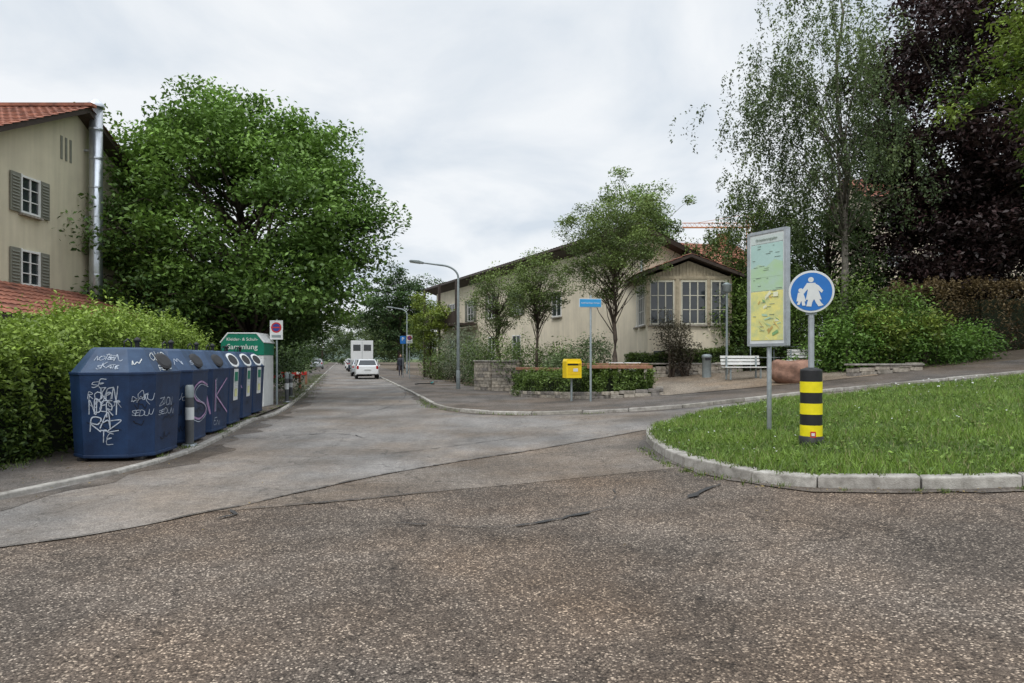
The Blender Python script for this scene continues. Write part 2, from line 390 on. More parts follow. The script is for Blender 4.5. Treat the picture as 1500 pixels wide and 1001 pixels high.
def tiles(mb,P0,U,V,mt,tw=.24,th=.34,amp=.03):
    P0=Vector(P0);U=Vector(U);V=Vector(V); n=U.cross(V).normalized()
    if n.z<0: n=-n
    nc=int(U.length/tw)*4; nr=max(1,int(V.length/th)); vs=[];fs=[]
    for r in range(nr):
        for e,(tt,o) in enumerate(((r/nr,.028),((r+1)/nr,.0))):
            for c in range(nc+1):
                ph=c%4; w=(0,.8,1,.8)[ph]*amp
                vs.append(P0+U*(c/nc)+V*tt+n*(o+w))
    W=nc+1
    for r in range(2*nr-1):
        for c in range(nc): fs.append((r*W+c,r*W+c+1,(r+1)*W+c+1,(r+1)*W+c))
    mb.add(vs,fs,mt)

def window(mb,x,z,w,hh,y=0,s=-1,nx=2,nz=2,shut=0,fr=None,bar=.035,sill=True):
    fr=fr or M_white
    mb.box((x,y+s*.01,z+hh/2),(w,.012,hh),M_glass)
    for sx in (-1,1): mb.box((x+sx*(w/2+.02),y+s*.03,z+hh/2),(.05,.07,hh+.1),fr)
    for sz in (0,1): mb.box((x,y+s*.03,z+sz*hh),(w-.02,.066,.06),fr)
    for i in range(1,nx): mb.box((x-w/2+w*i/nx,y+s*.027,z+hh/2),(bar,.05,hh-.075),fr)
    for i in range(1,nz): mb.box((x,y+s*.024,z+hh*i/nz),(w-.07,.04,bar*.7),fr)
    if sill: mb.box((x,y+s*.06,z-.075),(w+.16,.14,.06),M_stone)
    if shut:
        for sx in (-1,1):
            cx=x+sx*(w/2+.07+shut/2); mb.box((cx,y+s*.04,z+hh/2),(shut,.045,hh+.08),M_shutter)
            k=int(hh/.09)
            for i in range(k): mb.box((cx,y+s*.068,z+.06+i*(hh-.04)/k),(shut-.1,.02,.05),M_shutter,rx=.5*s)

# ================================================================ GROUND
xs=np.unique(np.concatenate([np.linspace(-2500,-60,12),np.arange(-60,62,1.0),np.linspace(62,2500,12)]))
ys=np.unique(np.concatenate([np.linspace(-300,-12,6),np.arange(-12,62,1.0),np.linspace(62,300,10),np.linspace(400,3500,10)]))
V=[(x,y,h(x,y)) for y in ys for x in xs]; W=len(xs)
F=[(j*W+i,j*W+i+1,(j+1)*W+i+1,(j+1)*W+i) for j in range(len(ys)-1) for i in range(W-1)]
me=bpy.data.meshes.new('ground'); me.from_pydata(V,[],F); me.materials.append(M_grassbase); me.update()
for p in me.polygons: p.use_smooth=True
g=bpy.data.objects.new('ground',me); col.objects.link(g)

drape('road',[(-60,-12),(55,-12),(55,40),(-3,40),(-60,40)],.012,A_coarse)
seam=catmull([(-9,2.4),(-4.29,5.7),(-3.1,7.05),(-1.45,9.7),(1.26,12.6),(2.9,14)],.35)
seam=[(x+rng.normal()*.012,y+rng.normal()*.012) for x,y in seam]
drape('street',seam+[(6,13),(55,13),(55,40),(-3,40),(-62,250),(-77,250),(-33,60),(-16,20),(-16,8)],.02,A_smooth)
drape('road_patch',[(-3.1,7.03),(-1.45,9.66),(1.26,12.55),(2.9,13.9),(4,12),(4,9.6),(2.3,9.3),(1,8.95),(-.5,8.33),(-1.8,7.6)],.016,A_mid)
def ribbon(mb,line,w,off,mt,wig=.02,step=.1,gap=0.,taper=True):
    P=[np.array(p)+rng.normal(size=2)*wig for p in catmull(line,step)]
    vs=[];fs=[];n=len(P)
    for i,p in enumerate(P):
        t=P[min(i+1,len(P)-1)]-P[max(i-1,0)]; t/=np.linalg.norm(t); nn=np.array((-t[1],t[0])); ww=w*rng.uniform(.25,1.3)/2
        if taper: ww*=min(1,.15+3*min(i,n-1-i)/n)
        for s in (-1,1): q=p+nn*s*ww*rng.uniform(.6,1.3); vs.append((q[0],q[1],h(q[0],q[1])+off))
    fs=[(2*i,2*i+1,2*i+3,2*i+2) for i in range(len(P)-1) if rng.uniform()>gap]
    mb.add(vs,fs,mt)
KL=[(-9,4.6),(-7,5.9),(-5.75,7.4),(-5.35,9.3),(-5.33,11.3),(-5.7,13.5),(-6.45,17),(-7.5,23.5),(-16.6,60),(-31.6,120),(-60,234)]
# damp, dirty gutters along kerbs (ragged edge)
def gutter(line,side,w0):
    P=[np.array(p) for p in catmull(line,.25)]; A=[];B=[]
    for i,p in enumerate(P):
        t=P[min(i+1,len(P)-1)]-P[max(i-1,0)]; t/=np.linalg.norm(t); nn=np.array((-t[1],t[0]))*side
        ww=w0*(1+.45*math.sin(i*.37)+.35*math.sin(i*1.1+1))+rng.uniform(-.04,.04); A.append(tuple(p-nn*.01)); B.append(tuple(p+nn*max(.06,ww)))
    mb=MB(); vs=[(x,y,h(x,y)+.024) for a,b in zip(A,B) for x,y in (a,b)]
    mb.add(vs,[(2*i,2*i+1,2*i+3,2*i+2) for i in range(len(A)-1)],A_gutter); return mb
gutter(KL[1:9],-1,.38).build('gutter')
mb=MB()
ribbon(mb,seam,.024,.03,A_tar,.004,gap=.12,taper=False)
ribbon(mb,[(-3.1,7.03),(-1.8,7.6),(-.5,8.33)],.035,.03,A_tar,.012,gap=.1)
ribbon(mb,[(-.1,6.35),(.3,6.55),(.65,6.8),(1.08,7.15)],.06,.03,A_tar,.012,gap=.03)
ribbon(mb,[(1.75,7.2),(2.1,7.6),(2.45,8.0)],.085,.03,A_tar,.015)
ribbon(mb,[(-1.3,6.6),(-.6,6.4),(-.1,6.35)],.022,.03,A_tar,.02,gap=.2)
ribbon(mb,[(1.08,7.15),(1.3,8.2),(1.9,8.6)],.02,.03,A_tar,.02,gap=.3)
ribbon(mb,[(2.45,8.0),(2.2,8.6),(1.9,9.4)],.02,.03,A_tar,.02,gap=.3)
ribbon(mb,[(-2.95,7.1),(-2.8,6.9),(-2.9,6.7)],.06,.03,A_tar,.01)
ribbon(mb,[(-4.6,11.2),(-2.5,11),(-.2,13.2),(1.0,15)],.025,.03,A_tar,.015,gap=.2)
ribbon(mb,[(-5.0,13.9),(-3.6,14.2),(-2.9,13.5)],.05,.03,A_tar,.02,gap=.1)
ribbon(mb,[(-5.2,15),(-4,22),(-5,32),(-8,45)],.03,.03,A_tar,.01,step=.5,gap=.1)
mb.build('asphalt_crack_seal')

kl=catmull(KL[:8],.6)+KL[8:]
kerb('kerb',KL,1,hh=.075,w=.15,L=1.0)
drape('sidewalk',[(p[0]-.14,p[1]) for p in kl]+[(-62.5,234),(-34,120),(-19,60),(-10,23.5),(-9.2,17),(-8.3,13),(-8.0,9.5),(-9,7),(-10.5,6.5)],.072,A_walk)
drape('lawn',[(-8.1,9.5),(-8.4,13),(-9.3,17),(-10.1,23.5),(-19.1,60),(-34.1,120),(-62.6,234),(-200,234),(-200,0),(-40,2),(-10.4,6.4),(-8.8,7)],.06,M_grassbase)
KR=[(-58,246),(-27,120),(-11.9,60),(-4.9,32),(-3.1,24.6),(-2.2,21.2),(-.7,19.3),(1.9,18.5),(4.5,18.0),(8.8,19.5),(15.9,21.1),(32,24.5)]
kr=KR[:3]+catmull(KR[3:],.6)
kerb('kerb',KR[2:],1,hh=.11,w=.15,L=1.0)
gutter(KR[3:11],-1,.2).build('gutter')
def back(line,d):
    P=[np.array(p,float) for p in line]; out=[]
    for i in range(len(P)):
        t=P[min(i+1,len(P)-1)]-P[max(i-1,0)]; t/=np.linalg.norm(t); out.append(tuple(P[i]+np.array((-t[1],t[0]))*d))
    return out
drape('sidewalk',back(kr,.14)+[(33,27.2),(16,24.1),(9.5,23),(5.2,22.6),(3,24),(1.2,28),(-1.2,33),(-8.8,61),(-24,121),(-55,247)],.108,A_walk)
drape('lawn',[(33,27.3),(16,24.2),(9.6,23.1),(5.3,22.7),(3.1,24.1),(1.3,28.1),(-1.1,33.1),(-8.7,61),(-23.9,121),(-54.9,247),(150,247),(150,28)],.095,M_soil)
drape('gravel_plaza',[(4.9,21.6),(9.5,22.3),(12.4,23.0),(12.2,27.4),(5,27.6),(3.2,26.5),(3.4,24.4)],.124,A_gravel)

IL=[(32,8.5),(14,7.0),(8,6.65),(5.06,6.75),(4.19,6.98),(3.3,7.39),(2.8,8.0),(2.36,9.37),(2.3,11.2),(2.55,13.0),(3.3,14.4),(5.7,16.2),(9.8,17.6),(13.8,18.4),(32,21.5)]
il=catmull(IL,.5)
kerb('kerb',IL,-1,hh=.14,w=.2,L=.8)
gutter(IL[1:10],1,.12).build('gutter')
ilb=back(il,-.18)
def mound(x,y): return .02*math.sin(x*1.7)*math.cos(y*1.3)+.06*sstep(2.5,6,x)*sstep(7,10,y)
drape('grass_verge',ilb,.125,M_grassbase,.5,fn=mound)

def inpoly(P,poly):
    x,y=P[:,0],P[:,1]; ins=np.zeros(len(P),bool); j=len(poly)-1
    for i in range(len(poly)):
        xi,yi=poly[i];xj,yj=poly[j]
        c=((yi>y)!=(yj>y))&(x<(xj-xi)*(y-yi)/(yj-yi+1e-12)+xi); ins^=c; j=i
    return ins
def blades(name,P,z,hgt,wid,colr,parent=None):
    n=len(P); a=rng.uniform(0,6.28,size=n); lean=rng.normal(size=(n,2))*hgt[:,None]*.45
    B=np.stack([P[:,0],P[:,1],z],1); d=np.stack([np.cos(a),np.sin(a),0*a],1)*wid[:,None]/2
    Vv=np.empty((n,3,3)); Vv[:,0]=B-d;Vv[:,1]=B+d;Vv[:,2]=B+np.concatenate([lean,hgt[:,None]],1)
    me=bpy.data.meshes.new(name); me.vertices.add(3*n); me.vertices.foreach_set('co',Vv.reshape(-1)); me.loops.add(3*n)
    me.loops.foreach_set('vertex_index',np.arange(3*n,dtype=np.int32)); me.polygons.add(n); me.polygons.foreach_set('loop_start',np.arange(0,3*n,3,dtype=np.int32)); me.update(calc_edges=True)
    at=me.attributes.new('Col','FLOAT_COLOR','POINT'); cc=np.ones((n,3,4)); cc[:,:,:3]=np.clip(colr,0,1)[:,None,:]; at.data.foreach_set('color',cc.reshape(-1))
    me.materials.append(M_leaf); o=bpy.data.objects.new(name,me); col.objects.link(o)
    if parent:o.parent=parent
    return o
n=200000
P=np.stack([2+18*rng.uniform(size=n)**1.3,6.5+13*rng.uniform(size=n)**1.2],1); P=P[inpoly(P,back(il,-.12))&(P[:,0]<P[:,1]*.8+1.5)]
z=np.array([h(a,b)+.12+mound(a,b) for a,b in P]); n=len(P)
pat=.5+.3*np.sin(P[:,0]*2.1+np.sin(P[:,1]*3))+.3*np.sin(P[:,1]*2.7+P[:,0]*1.3)+.25*np.sin(P[:,0]*6.3+2*np.sin(P[:,1]*4.1))
hg=rng.uniform(.03,.1,size=n)*(1+.55*pat)
gc=shade(n,(.075,.14,.022),(.21,.32,.05),rng.uniform(size=n)*.6+pat*.4,.22)
dry=rng.uniform(size=n)<.07; gc[dry]=(.3,.28,.13)
blades('grass',P,z,hg,rng.uniform(.009,.02,size=n),gc)
k=rng.choice(n,230,replace=False); k=k[(P[k,1]>8.5)&(np.sin(P[k,0]*1.3+P[k,1])>-.2)]
leaf_obj('clover_flowers',np.stack([P[k,0],P[k,1],z[k]+.08],1),np.full(len(k),.03),np.full((len(k),3),.65),up=2,aspect=1)
k=np.where((P[:,0]>8)&(P[:,1]>15))[0]; 
if len(k)>90:
    k=rng.choice(k,90); leaf_obj('wild_flowers',np.stack([P[k,0],P[k,1],z[k]+.16],1),np.full(len(k),.05),np.full((len(k),3),.65),up=2,aspect=1)
k=rng.choice(n,6000,replace=False)
leaf_obj('weeds',np.stack([P[k,0],P[k,1],z[k]+rng.uniform(.02,.07,size=len(k))],1),rng.uniform(.03,.07,size=len(k)),shade(len(k),(.07,.14,.02),(.2,.3,.05),rng.uniform(size=len(k))),up=1.5,aspect=.7)
def tufts(name,line,dens,spread,hmax,off):
    L=[]
    for p in catmull(line,.3):
        if rng.uniform()<dens:
            m=rng.integers(15,60); q=np.array(p)+rng.normal(size=(m,2))*spread; L.append(q)
    P=np.concatenate(L); z=np.array([h(a,b)+off for a,b in P]); n=len(P)
    blades(name,P,z,rng.uniform(.02,hmax,size=n),rng.uniform(.008,.02,size=n),shade(n,(.06,.1,.02),(.16,.22,.04),rng.uniform(size=n)))
tufts('kerb_weeds',back(il[:],-.16)[20:70],.9,.06,.14,.13)
tufts('kerb_weeds',[(3.0,7.6),(2.55,8.3),(2.2,9.4),(2.15,11.2)],.8,.05,.09,.01)
tufts('kerb_weeds',[(8,6.5),(5,6.65),(4.1,6.9),(3.2,7.3)],.35,.03,.06,.01)
tufts('kerb_weeds',[(-3.4,26),(-2.4,21.5),(-.8,19.5),(.6,18.8)],.8,.12,.1,.02)
tufts('kerb_weeds',[(2,18.35),(5,17.95),(9,19.5)],.4,.08,.08,.01)
tufts('kerb_weeds',[(-8.3,9),(-8.0,10),(-7.2,10.1)],.9,.25,.15,.07)
tufts('kerb_weeds',[(-10,6.5),(-8.2,7.4),(-7.2,8.8),(-7.0,10)],.8,.15,.12,.07)
tufts('kerb_weeds',[(-5.4,9.3),(-5.5,11.3),(-5.85,13.5),(-6.6,17),(-7.7,23.5)],.25,.06,.08,.07)
tufts('kerb_weeds',[(-7.9,24),(-12,40),(-18,64)],.7,.35,.15,.07)
edge=[]
for p in catmull(KL[2:8],.15)+catmull(KR[3:10],.15):
    if rng.uniform()<.8: edge.append(np.array(p)+rng.normal(size=2)*.12+np.array((.12,-.05)))
for p in catmull([(9,6.4),(5.06,6.6),(4.19,6.8),(3.2,7.3),(2.65,8.0),(2.2,9.4)],.06):
    edge.append(np.array(p)+rng.normal(size=2)*.07)
Pp=np.concatenate([np.stack([rng.uniform(-8,9,size=110),rng.uniform(4.5,28,size=110)],1),np.array(edge)])
zz=np.array([h(a,b)+.037 for a,b in Pp]); leaf_obj('fallen_leaves',np.stack([Pp[:,0],Pp[:,1],zz],1),rng.uniform(.015,.05,size=len(Pp)),shade(len(Pp),(.1,.07,.03),(.3,.22,.08),rng.uniform(size=len(Pp))),up=4,aspect=.6)
Pp=np.stack([rng.uniform(-8.5,-5.9,size=260),rng.uniform(7,24,size=260)],1)
leaf_obj('leaf_litter',np.stack([Pp[:,0],Pp[:,1],np.full(260,.085)],1),rng.uniform(.02,.06,size=260),shade(260,(.1,.07,.03),(.3,.22,.08),rng.uniform(size=260)),up=4,aspect=.6)

# ================================================================ BINS
def on_quad(mb,Q,pts,w,mt,off=.006,smooth=False):
    Q=[Vector(q) for q in Q]; nn=(Q[1]-Q[0]).cross(Q[3]-Q[0]).normalized()
    if smooth: pts=catmull(pts,.025)
    def f(u,v): return (Q[0]*(1-u)+Q[1]*u)*(1-v)+(Q[3]*(1-u)+Q[2]*u)*v
    P=[f(*p)+nn*off for p in pts]
    for i in range(len(P)-1):
        t=(P[i+1]-P[i]); 
        if t.length<1e-5: continue
        t.normalize(); s=t.cross(nn)*w/2; e=t*w*.3; o=nn*(.0004*(i%7))
        mb.add([P[i]-s-e+o,P[i]+s-e+o,P[i+1]+s+e+o,P[i+1]-s+e+o],[(0,1,2,3)],mt)
G={'S':[(1,.9),(.6,1),(.1,.85),(.15,.6),(.85,.4),(.9,.1),(.4,0),(0,.12)],'K':[(0,1),(.05,0),(.03,.45),(.9,1),(.15,.45),(1,0)],'A':[(0,0),(.5,1),(1,0),(.75,.4),(.2,.4)],
   'R':[(0,0),(0,1),(.8,.85),(.7,.55),(0,.5),(1,0)],'E':[(1,1),(.1,.95),(0,.5),(.7,.52),(0,.5),(.05,.02),(1,.05)],'N':[(0,0),(.05,1),(.9,0),(1,1)],'I':[(.5,0),(.5,1)],
   'T':[(0,1),(1,.95),(.5,1),(.5,0)],'O':[(.5,1),(0,.6),(.3,0),(1,.3),(.8,.95),(.4,1)],'U':[(0,1),(.1,.1),(.8,0),(1,1)],'Z':[(0,1),(1,1),(0,0),(1,.05)],'D':[(0,0),(.05,1),(1,.6),(.8,.1),(0,0)]}
def word(mb,Q,s,x,y,w,hh,lw,mt):
    for i,c in enumerate(s):
        ww=w*random.uniform(.7,1.2); h2=hh*random.uniform(.75,1.45); x0=x+i*w*1.0+random.uniform(-.12,.12)*w; y0=y+random.uniform(-.22,.22)*hh
        pts=[(x0+(a+random.uniform(-.13,.13)+b*.18)*ww,y0+(b+random.uniform(-.1,.1))*h2) for a,b in G[c]]
        pts=[(min(.97,max(.03,a)),min(.97,max(.03,b))) for a,b in pts]
        on_quad(mb,Q,pts,lw*random.uniform(.75,1.15),mt,.006+.0006*i,True)
def tag(mb,Q,n,x,y,w,hh,lw,mt):
    pts=[(x+w*i/n+random.uniform(-.1,.1)*w,y+hh*random.uniform(0,1)) for i in range(n)]
    on_quad(mb,Q,[(min(.97,max(.03,a)),min(.97,max(.03,b))) for a,b in pts],lw,mt,.005,True)
def bin_(loc,rz,kind,gi):
    mb=MB(); hx,hy,c=.62,.75,.27
    def octo(sx,sy,cc,z): return [(-sx+cc,-sy,z),(sx-cc,-sy,z),(sx,-sy+cc,z),(sx,sy-cc,z),(sx-cc,sy,z),(-sx+cc,sy,z),(-sx,sy-cc,z),(-sx,-sy+cc,z)]
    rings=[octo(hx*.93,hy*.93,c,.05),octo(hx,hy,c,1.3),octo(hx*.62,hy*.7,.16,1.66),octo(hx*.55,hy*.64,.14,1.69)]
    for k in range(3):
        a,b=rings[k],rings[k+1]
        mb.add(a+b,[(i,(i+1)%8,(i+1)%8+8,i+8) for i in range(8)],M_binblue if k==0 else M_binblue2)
    mb.add(rings[3],[tuple(range(8))],M_binblue2); mb.add(rings[0],[tuple(range(7,-1,-1))],M_black)
    for zz,s in ((1.3,1.012),(.08,.945)):
        a=octo(hx*s,hy*s,c,zz-.02);b=octo(hx*s,hy*s,c,zz+.02); mb.add(a+b,[(i,(i+1)%8,(i+1)%8+8,i+8) for i in range(8)]+[tuple(range(8,16)),tuple(range(7,-1,-1))],M_binblue)
    for sx in (-1,1):
        for sy in (-1,1): mb.box((sx*.4,sy*.5,.025),(.14,.14,.05),M_black)
    mb.tube([(0,-.12,1.69),(0,-.12,1.78),(0,0,1.83),(0,.12,1.78),(0,.12,1.69)],.014,M_black,6)
    mb.lathe((0,.33,1.69),[(.035,0),(.035,.1),(.055,.11),(.055,.14),(.01,.18)],M_black,10)
    sl=Vector((-.38*hx,0,.36)).normalized(); nrm=Vector((.36,0,.38*hx)).normalized()
    def port(y,r0):
        cc=Vector((hx*.83,y,1.46)); tl=Matrix.Rotation(R(-22),4,'Z')
        T=Matrix.Translation(cc)@tl@Matrix(((nrm.x,0,sl.x,0),(nrm.y,1,sl.y,0),(nrm.z,0,sl.z,0),(0,0,0,1)))
        mb.M=T
        mb.lathe((0,0,0),[(r0,-.1),(r0,.05),(r0*.75,.055)],M_signwhite if kind=='paper' else M_black,20,'X')
        mb.lathe((.056,0,0),[(r0*.73,0),(r0*.7,.004)],M_black,20,'X'); mb.M=Matrix.Identity(4)
    port(-.02,.19 if kind=='paper' else .15)
    a,b=rings[0],rings[1]
    Qn=[a[0],a[1],b[1],b[0]]; Qc=[a[1],a[2],b[2],b[1]]; Qs=[a[2],a[3],b[3],b[2]]
    Qtn=[b[0],b[1],rings[2][1],rings[2][0]]; Qts=[b[2],b[3],rings[2][3],rings[2][2]]; Qtc=[b[1],b[2],rings[2][2],rings[2][1]]
    for q in (Qn,Qc,Qs):
        for _ in range(3): tag(mb,q,7,random.uniform(.1,.4),random.uniform(.1,.75),.5,.09,.01,M_grafb)
    if gi==0:
        word(mb,Qn,'SE',.25,.84,.15,.07,.011,M_graf); word(mb,Qn,'ROKEN',.15,.7,.13,.1,.013,M_graf); word(mb,Qn,'NDERT',.15,.52,.13,.13,.015,M_graf); word(mb,Qn,'RAZ',.2,.34,.2,.13,.015,M_graf); word(mb,Qn,'TE',.4,.17,.14,.12,.012,M_graf)
        tag(mb,Qn,14,.15,.6,.7,.25,.008,M_graf)
        word(mb,Qc,'DOTU',.1,.68,.2,.08,.009,M_graf); word(mb,Qc,'SEDUU',.1,.5,.15,.06,.008,M_graf); tag(mb,Qc,9,.2,.6,.6,.15,.008,M_graf); word(mb,Qs,'ZOON',.15,.6,.13,.08,.009,M_graf); word(mb,Qs,'SEDUN',.1,.48,.13,.06,.009,M_graf)
        word(mb,Qtn,'NOTE',.15,.55,.12,.16,.009,M_graf); word(mb,Qtn,'SKATE',.3,.2,.1,.16,.009,M_graf); tag(mb,Qtn,9,.55,.5,.35,.3,.009,M_graf); word(mb,Qts,'OUSO',.1,.5,.18,.25,.016,M_signwhite); word(mb,Qts,'RES',.2,.15,.18,.25,.013,M_signwhite); tag(mb,Qtc,8,.1,.3,.7,.3,.012,M_signwhite)
    if gi==1:
        on_quad(mb,Qs,[(.95,.78),(.5,.84),(.1,.75),(.2,.6),(.8,.5),(.9,.38),(.5,.3),(.0,.36)],.035,M_grafp,.01,True); on_quad(mb,Qs,[(.99,.75),(.5,.80),(.15,.71),(.25,.62),(.85,.47),(.95,.36),(.5,.26),(.0,.32)],.014,M_graf,.016,True)
        word(mb,Qc,'NUO',.1,.6,.2,.07,.01,M_graf); word(mb,Qts,'SANE',.1,.35,.17,.22,.012,M_graf); tag(mb,Qtc,8,.1,.3,.7,.3,.01,M_graf)
    if gi==2:
        on_quad(mb,Qs,[(.15,.83),(.15,.33)],.035,M_grafp,.01); on_quad(mb,Qs,[(.85,.85),(.2,.58),(.95,.28)],.035,M_grafp,.011); on_quad(mb,Qs,[(.2,.86),(.2,.33)],.014,M_graf,.014); word(mb,Qs,'EN',.1,.1,.2,.08,.01,M_graf)
        on_quad(mb,Qc,[(.1,.35),(.5,.82),(.9,.3),(.7,.5),(.25,.5)],.03,M_grafp)
    if gi>=3:
        on_quad(mb,Qs,[(.5,.9),(.5,.5)],.36,M_signwhite,.008)
        on_quad(mb,Qs,[(.5,.87),(.5,.82)],.26,M_green,.014)
        on_quad(mb,Qs,[(.5,.53),(.5,.58)],.2,mat('sticker_yellow',(.6,.6,.3)),.016)
        for i in range(6): on_quad(mb,Qs,[(.34,.62+i*.03),(.66,.62+i*.03)],.006,M_pole,.018)
        tag(mb,Qc,9,.1,.4,.8,.3,.02,M_grafp)
    return mb.build('recycling_container',loc,rz,bevel=.02)
for i,(x,y) in enumerate([(-6.05,10.75),(-6.3,12.38),(-6.6,14.0),(-6.95,15.6),(-7.28,17.2),(-7.58,18.75)]):
    bin_((x,y,.073),R(random.uniform(4,9)),'glass' if i<3 else 'paper',i)

mb=MB()
mb.box((0,.55,.75),(1.3,1.1,1.5),M_signwhite)
mb.prism([(-.66,1.62),(.66,1.62),(.66,2.02),(.44,2.3),(-.44,2.3),(-.66,2.02)],-.01,1.12,M_green)
mb.box((0,.55,1.56),(1.3,1.08,.12),M_signwhite)
mb.prism([(-.70,2.02),(-.46,2.33),(.46,2.33),(.70,2.02),(.66,2.0),(.43,2.29),(-.43,2.29),(-.66,2.0)],-.03,1.14,M_signwhite)
mb.box((0,-.015,1.2),(.9,.05,.35),M_pole); mb.box((0,-.05,1.36),(.6,.05,.04),M_steel); mb.box((0,-.008,.45),(1.1,.03,.6),M_signwhite)
cc=mb.build('clothes_collection_container',(-8.45,21.4,.072),R(4),bevel=.015)
text('Kleider- & Schuh-',.135,(0,-.016,2.12),M_white,cc); text('Sammlung',.23,(0,-.016,1.88),M_white,cc)

def kpost(x,y,z,hh=1.05):
    mb=MB(); mb.lathe((0,0,0),[(.07,0),(.07,hh*.42)],M_dkgrey,14); mb.lathe((0,0,hh*.42),[(.073,0),(.073,hh*.2)],M_signwhite,14)
    mb.lathe((0,0,hh*.62),[(.07,0),(.07,hh*.16)],M_dkgrey,14); mb.lathe((0,0,hh*.78),[(.073,0),(.073,hh*.16),(.055,hh*.2)],M_pole,14); mb.lathe((0,0,0),[(.13,0),(.12,.03)],M_steel,14)
    return mb.build('bollard',(x,y,z))
kpost(-5.62,11.9,.075,1.08); kpost(-7.85,23.8,.075)
kpost(-8.75,27,.075,.9)

def rsign(name,x,y,z,kinds,topz,rz=0):
    mb=MB(); mb.lathe((0,0,0),[(.03,0),(.03,topz)],M_pole,10)
    for i,k in enumerate(kinds):
        cx=k[1];cz=k[2]
        if k[0]=='np':
            mb.box((cx,-.045,cz),(.42,.02,.62),M_signwhite); 
            mb.lathe((cx,-.058,cz+.08),[(.17,-.004),(.17,.0)],M_red,24,'Y'); mb.lathe((cx,-.064,cz+.08),[(.125,-.002),(.125,.0)],mat('sign_navy',(.03,.05,.25)),24,'Y')
            mb.box((cx,-.07,cz+.08),(.26,.004,.04),M_red,0); mb.box((cx,-.062,cz-.2),(.3,.006,.08),M_pole)
        if k[0]=='p':
            mb.box((cx,-.045,cz),(.42,.02,.58),M_blue)
    o=mb.build(name,(x,y,z),rz)
    for k in kinds:
        if k[0]=='p': text('P',.38,(k[1],-.058,k[2]+.05),M_white,o)
    return o
rsign('no_parking_sign',-7.68,22.3,.07,[('np',0,2.45)],2.8)
rsign('parking_sign',-8.3,52,.1,[('p',0,2.9)],3.2)
rsign('no_parking_sign',-7.5,50,.1,[('np',0,2.9)],3.25)

for (x,y) in [(-11.4,34),(-12.9,40)]:
    mb=MB()
    for s in (-1,1): mb.box((s*.9,0,.4),(.1,.1,.8),M_wood)
    for i in range(6): mb.box((-.8+i*.32,-.06,.65),(.318,.03,.18),M_red if i%2 else M_white)
    mb.build('barrier',(x,y,.06),R(-10),bevel=.008)

# ================================================================ ISLAND SIGNS
zb=h(4.15,9.47)+.19
mb=MB(); u=.143
mb.lathe((0,0,-.05),[(.16,0),(.16,.14),(.145,.15)],M_black,28)
bands=[(.1,.25,1),(.25,.4,0),(.4,.55,1),(.55,.7,0),(.7,.85,1),(.85,1.0,0)]
for a,b,y in bands: mb.lathe((0,0,0),[(u+(.003 if y else 0),a),(u+(.003 if y else 0),b)],M_byellow if y else M_black,28)
mb.lathe((0,0,1.0),[(u,0),(u*.97,.02),(.1,.03),(.07,.045)],M_black,28)
mb.box((.02,-.152,.13),(.07,.01,.08),M_red); mb.box((.02,-.158,.13),(.04,.004,.04),M_signwhite)
mb.lathe((0,0,1.0),[(.04,0),(.04,.78)],M_steel,16)
mb.box((0,-.03,1.98),(.05,.03,.5),M_steel)
mb.box((0,-.0,1.8),(.14,.1,.05),M_pole)
mb.lathe((0,-.06,2.09),[(.288,-.012),(.292,0),(.288,.012)],M_signwhite,48,'Y')
mb.lathe((0,-.076,2.09),[(.262,-.001),(.262,.0)],M_blue,48,'Y')
def flat(pts,y,cx=0,cz=2.09,s=1): mb.add([(cx+a*s,y,cz+b*s) for a,b in pts],[tuple(range(len(pts)))],M_signwhite)
def disc(x,z,r,y): flat([(x+r*math.cos(a),z+r*math.sin(a)) for a in np.linspace(0,6.28,16,endpoint=False)],y)
disc(-.005,.165,.036,-.081)
flat([(-.06,.12),(.05,.12),(.085,.03),(.13,-.11),(-.07,-.11),(-.045,.02)],-.081)
flat([(-.055,.12),(-.02,.07),(-.09,-.02),(-.13,-.05),(-.145,-.02),(-.1,.05)],-.0815)
flat([(.035,.12),(.03,.07),(.085,.02),(.13,-.02),(.15,.01),(.095,.08)],-.0815)
flat([(-.04,-.11),(.03,-.11),(.01,-.15),(-.0,-.205),(-.065,-.2)],-.082); flat([(.04,-.11),(.1,-.11),(.12,-.15),(.155,-.19),(.09,-.205),(.055,-.15)],-.0825)
disc(-.135,.02,.03,-.083); flat([(-.17,-.01),(-.105,-.01),(-.065,-.13),(-.19,-.13)],-.083); flat([(-.165,-.13),(-.13,-.13),(-.15,-.18),(-.185,-.175)],-.0835); flat([(-.125,-.13),(-.085,-.13),(-.075,-.19),(-.115,-.19)],-.084)
mb.build('footpath_sign',(4.15,9.47,zb),R(-22))

zb=h(4.2,11.25)+.18
mb=MB(); M_map1=mat('map_sky',(.42,.6,.56),.4,.08,3); M_map2=mat('map_green',(.36,.52,.3),.4,.25,6,c2=(.45,.6,.5)); M_map3=mat('map_yellow',(.7,.62,.2),.4,.35,8,c2=(.52,.58,.3)); M_map0=mat('map_head',(.55,.62,.6),.4,.08,3)
W2,b0,t0=.375,1.4,3.26
mb.tube([(-.02,.05,0),(-.02,.05,b0+.3)],.038,M_steel,14)
mb.box((-.02,.05,b0+.02),(.3,.06,.05),M_steel)
mb.box((0,0,(b0+t0)/2),(2*W2,.06,t0-b0),M_signwhite)
for s in (-1,1): mb.box((s*W2,0,(b0+t0)/2),(.05,.09,t0-b0+.04),M_steel); mb.box((0,0,b0 if s<0 else t0),(2*W2-.05,.088,.05),M_steel)
y=-.034
def pan(x0,x1,z0,z1,m,yy=y): mb.box(((x0+x1)/2,yy,b0+(z0+z1)/2),(x1-x0,.006,z1-z0),m)
H=t0-b0; w=W2-.05
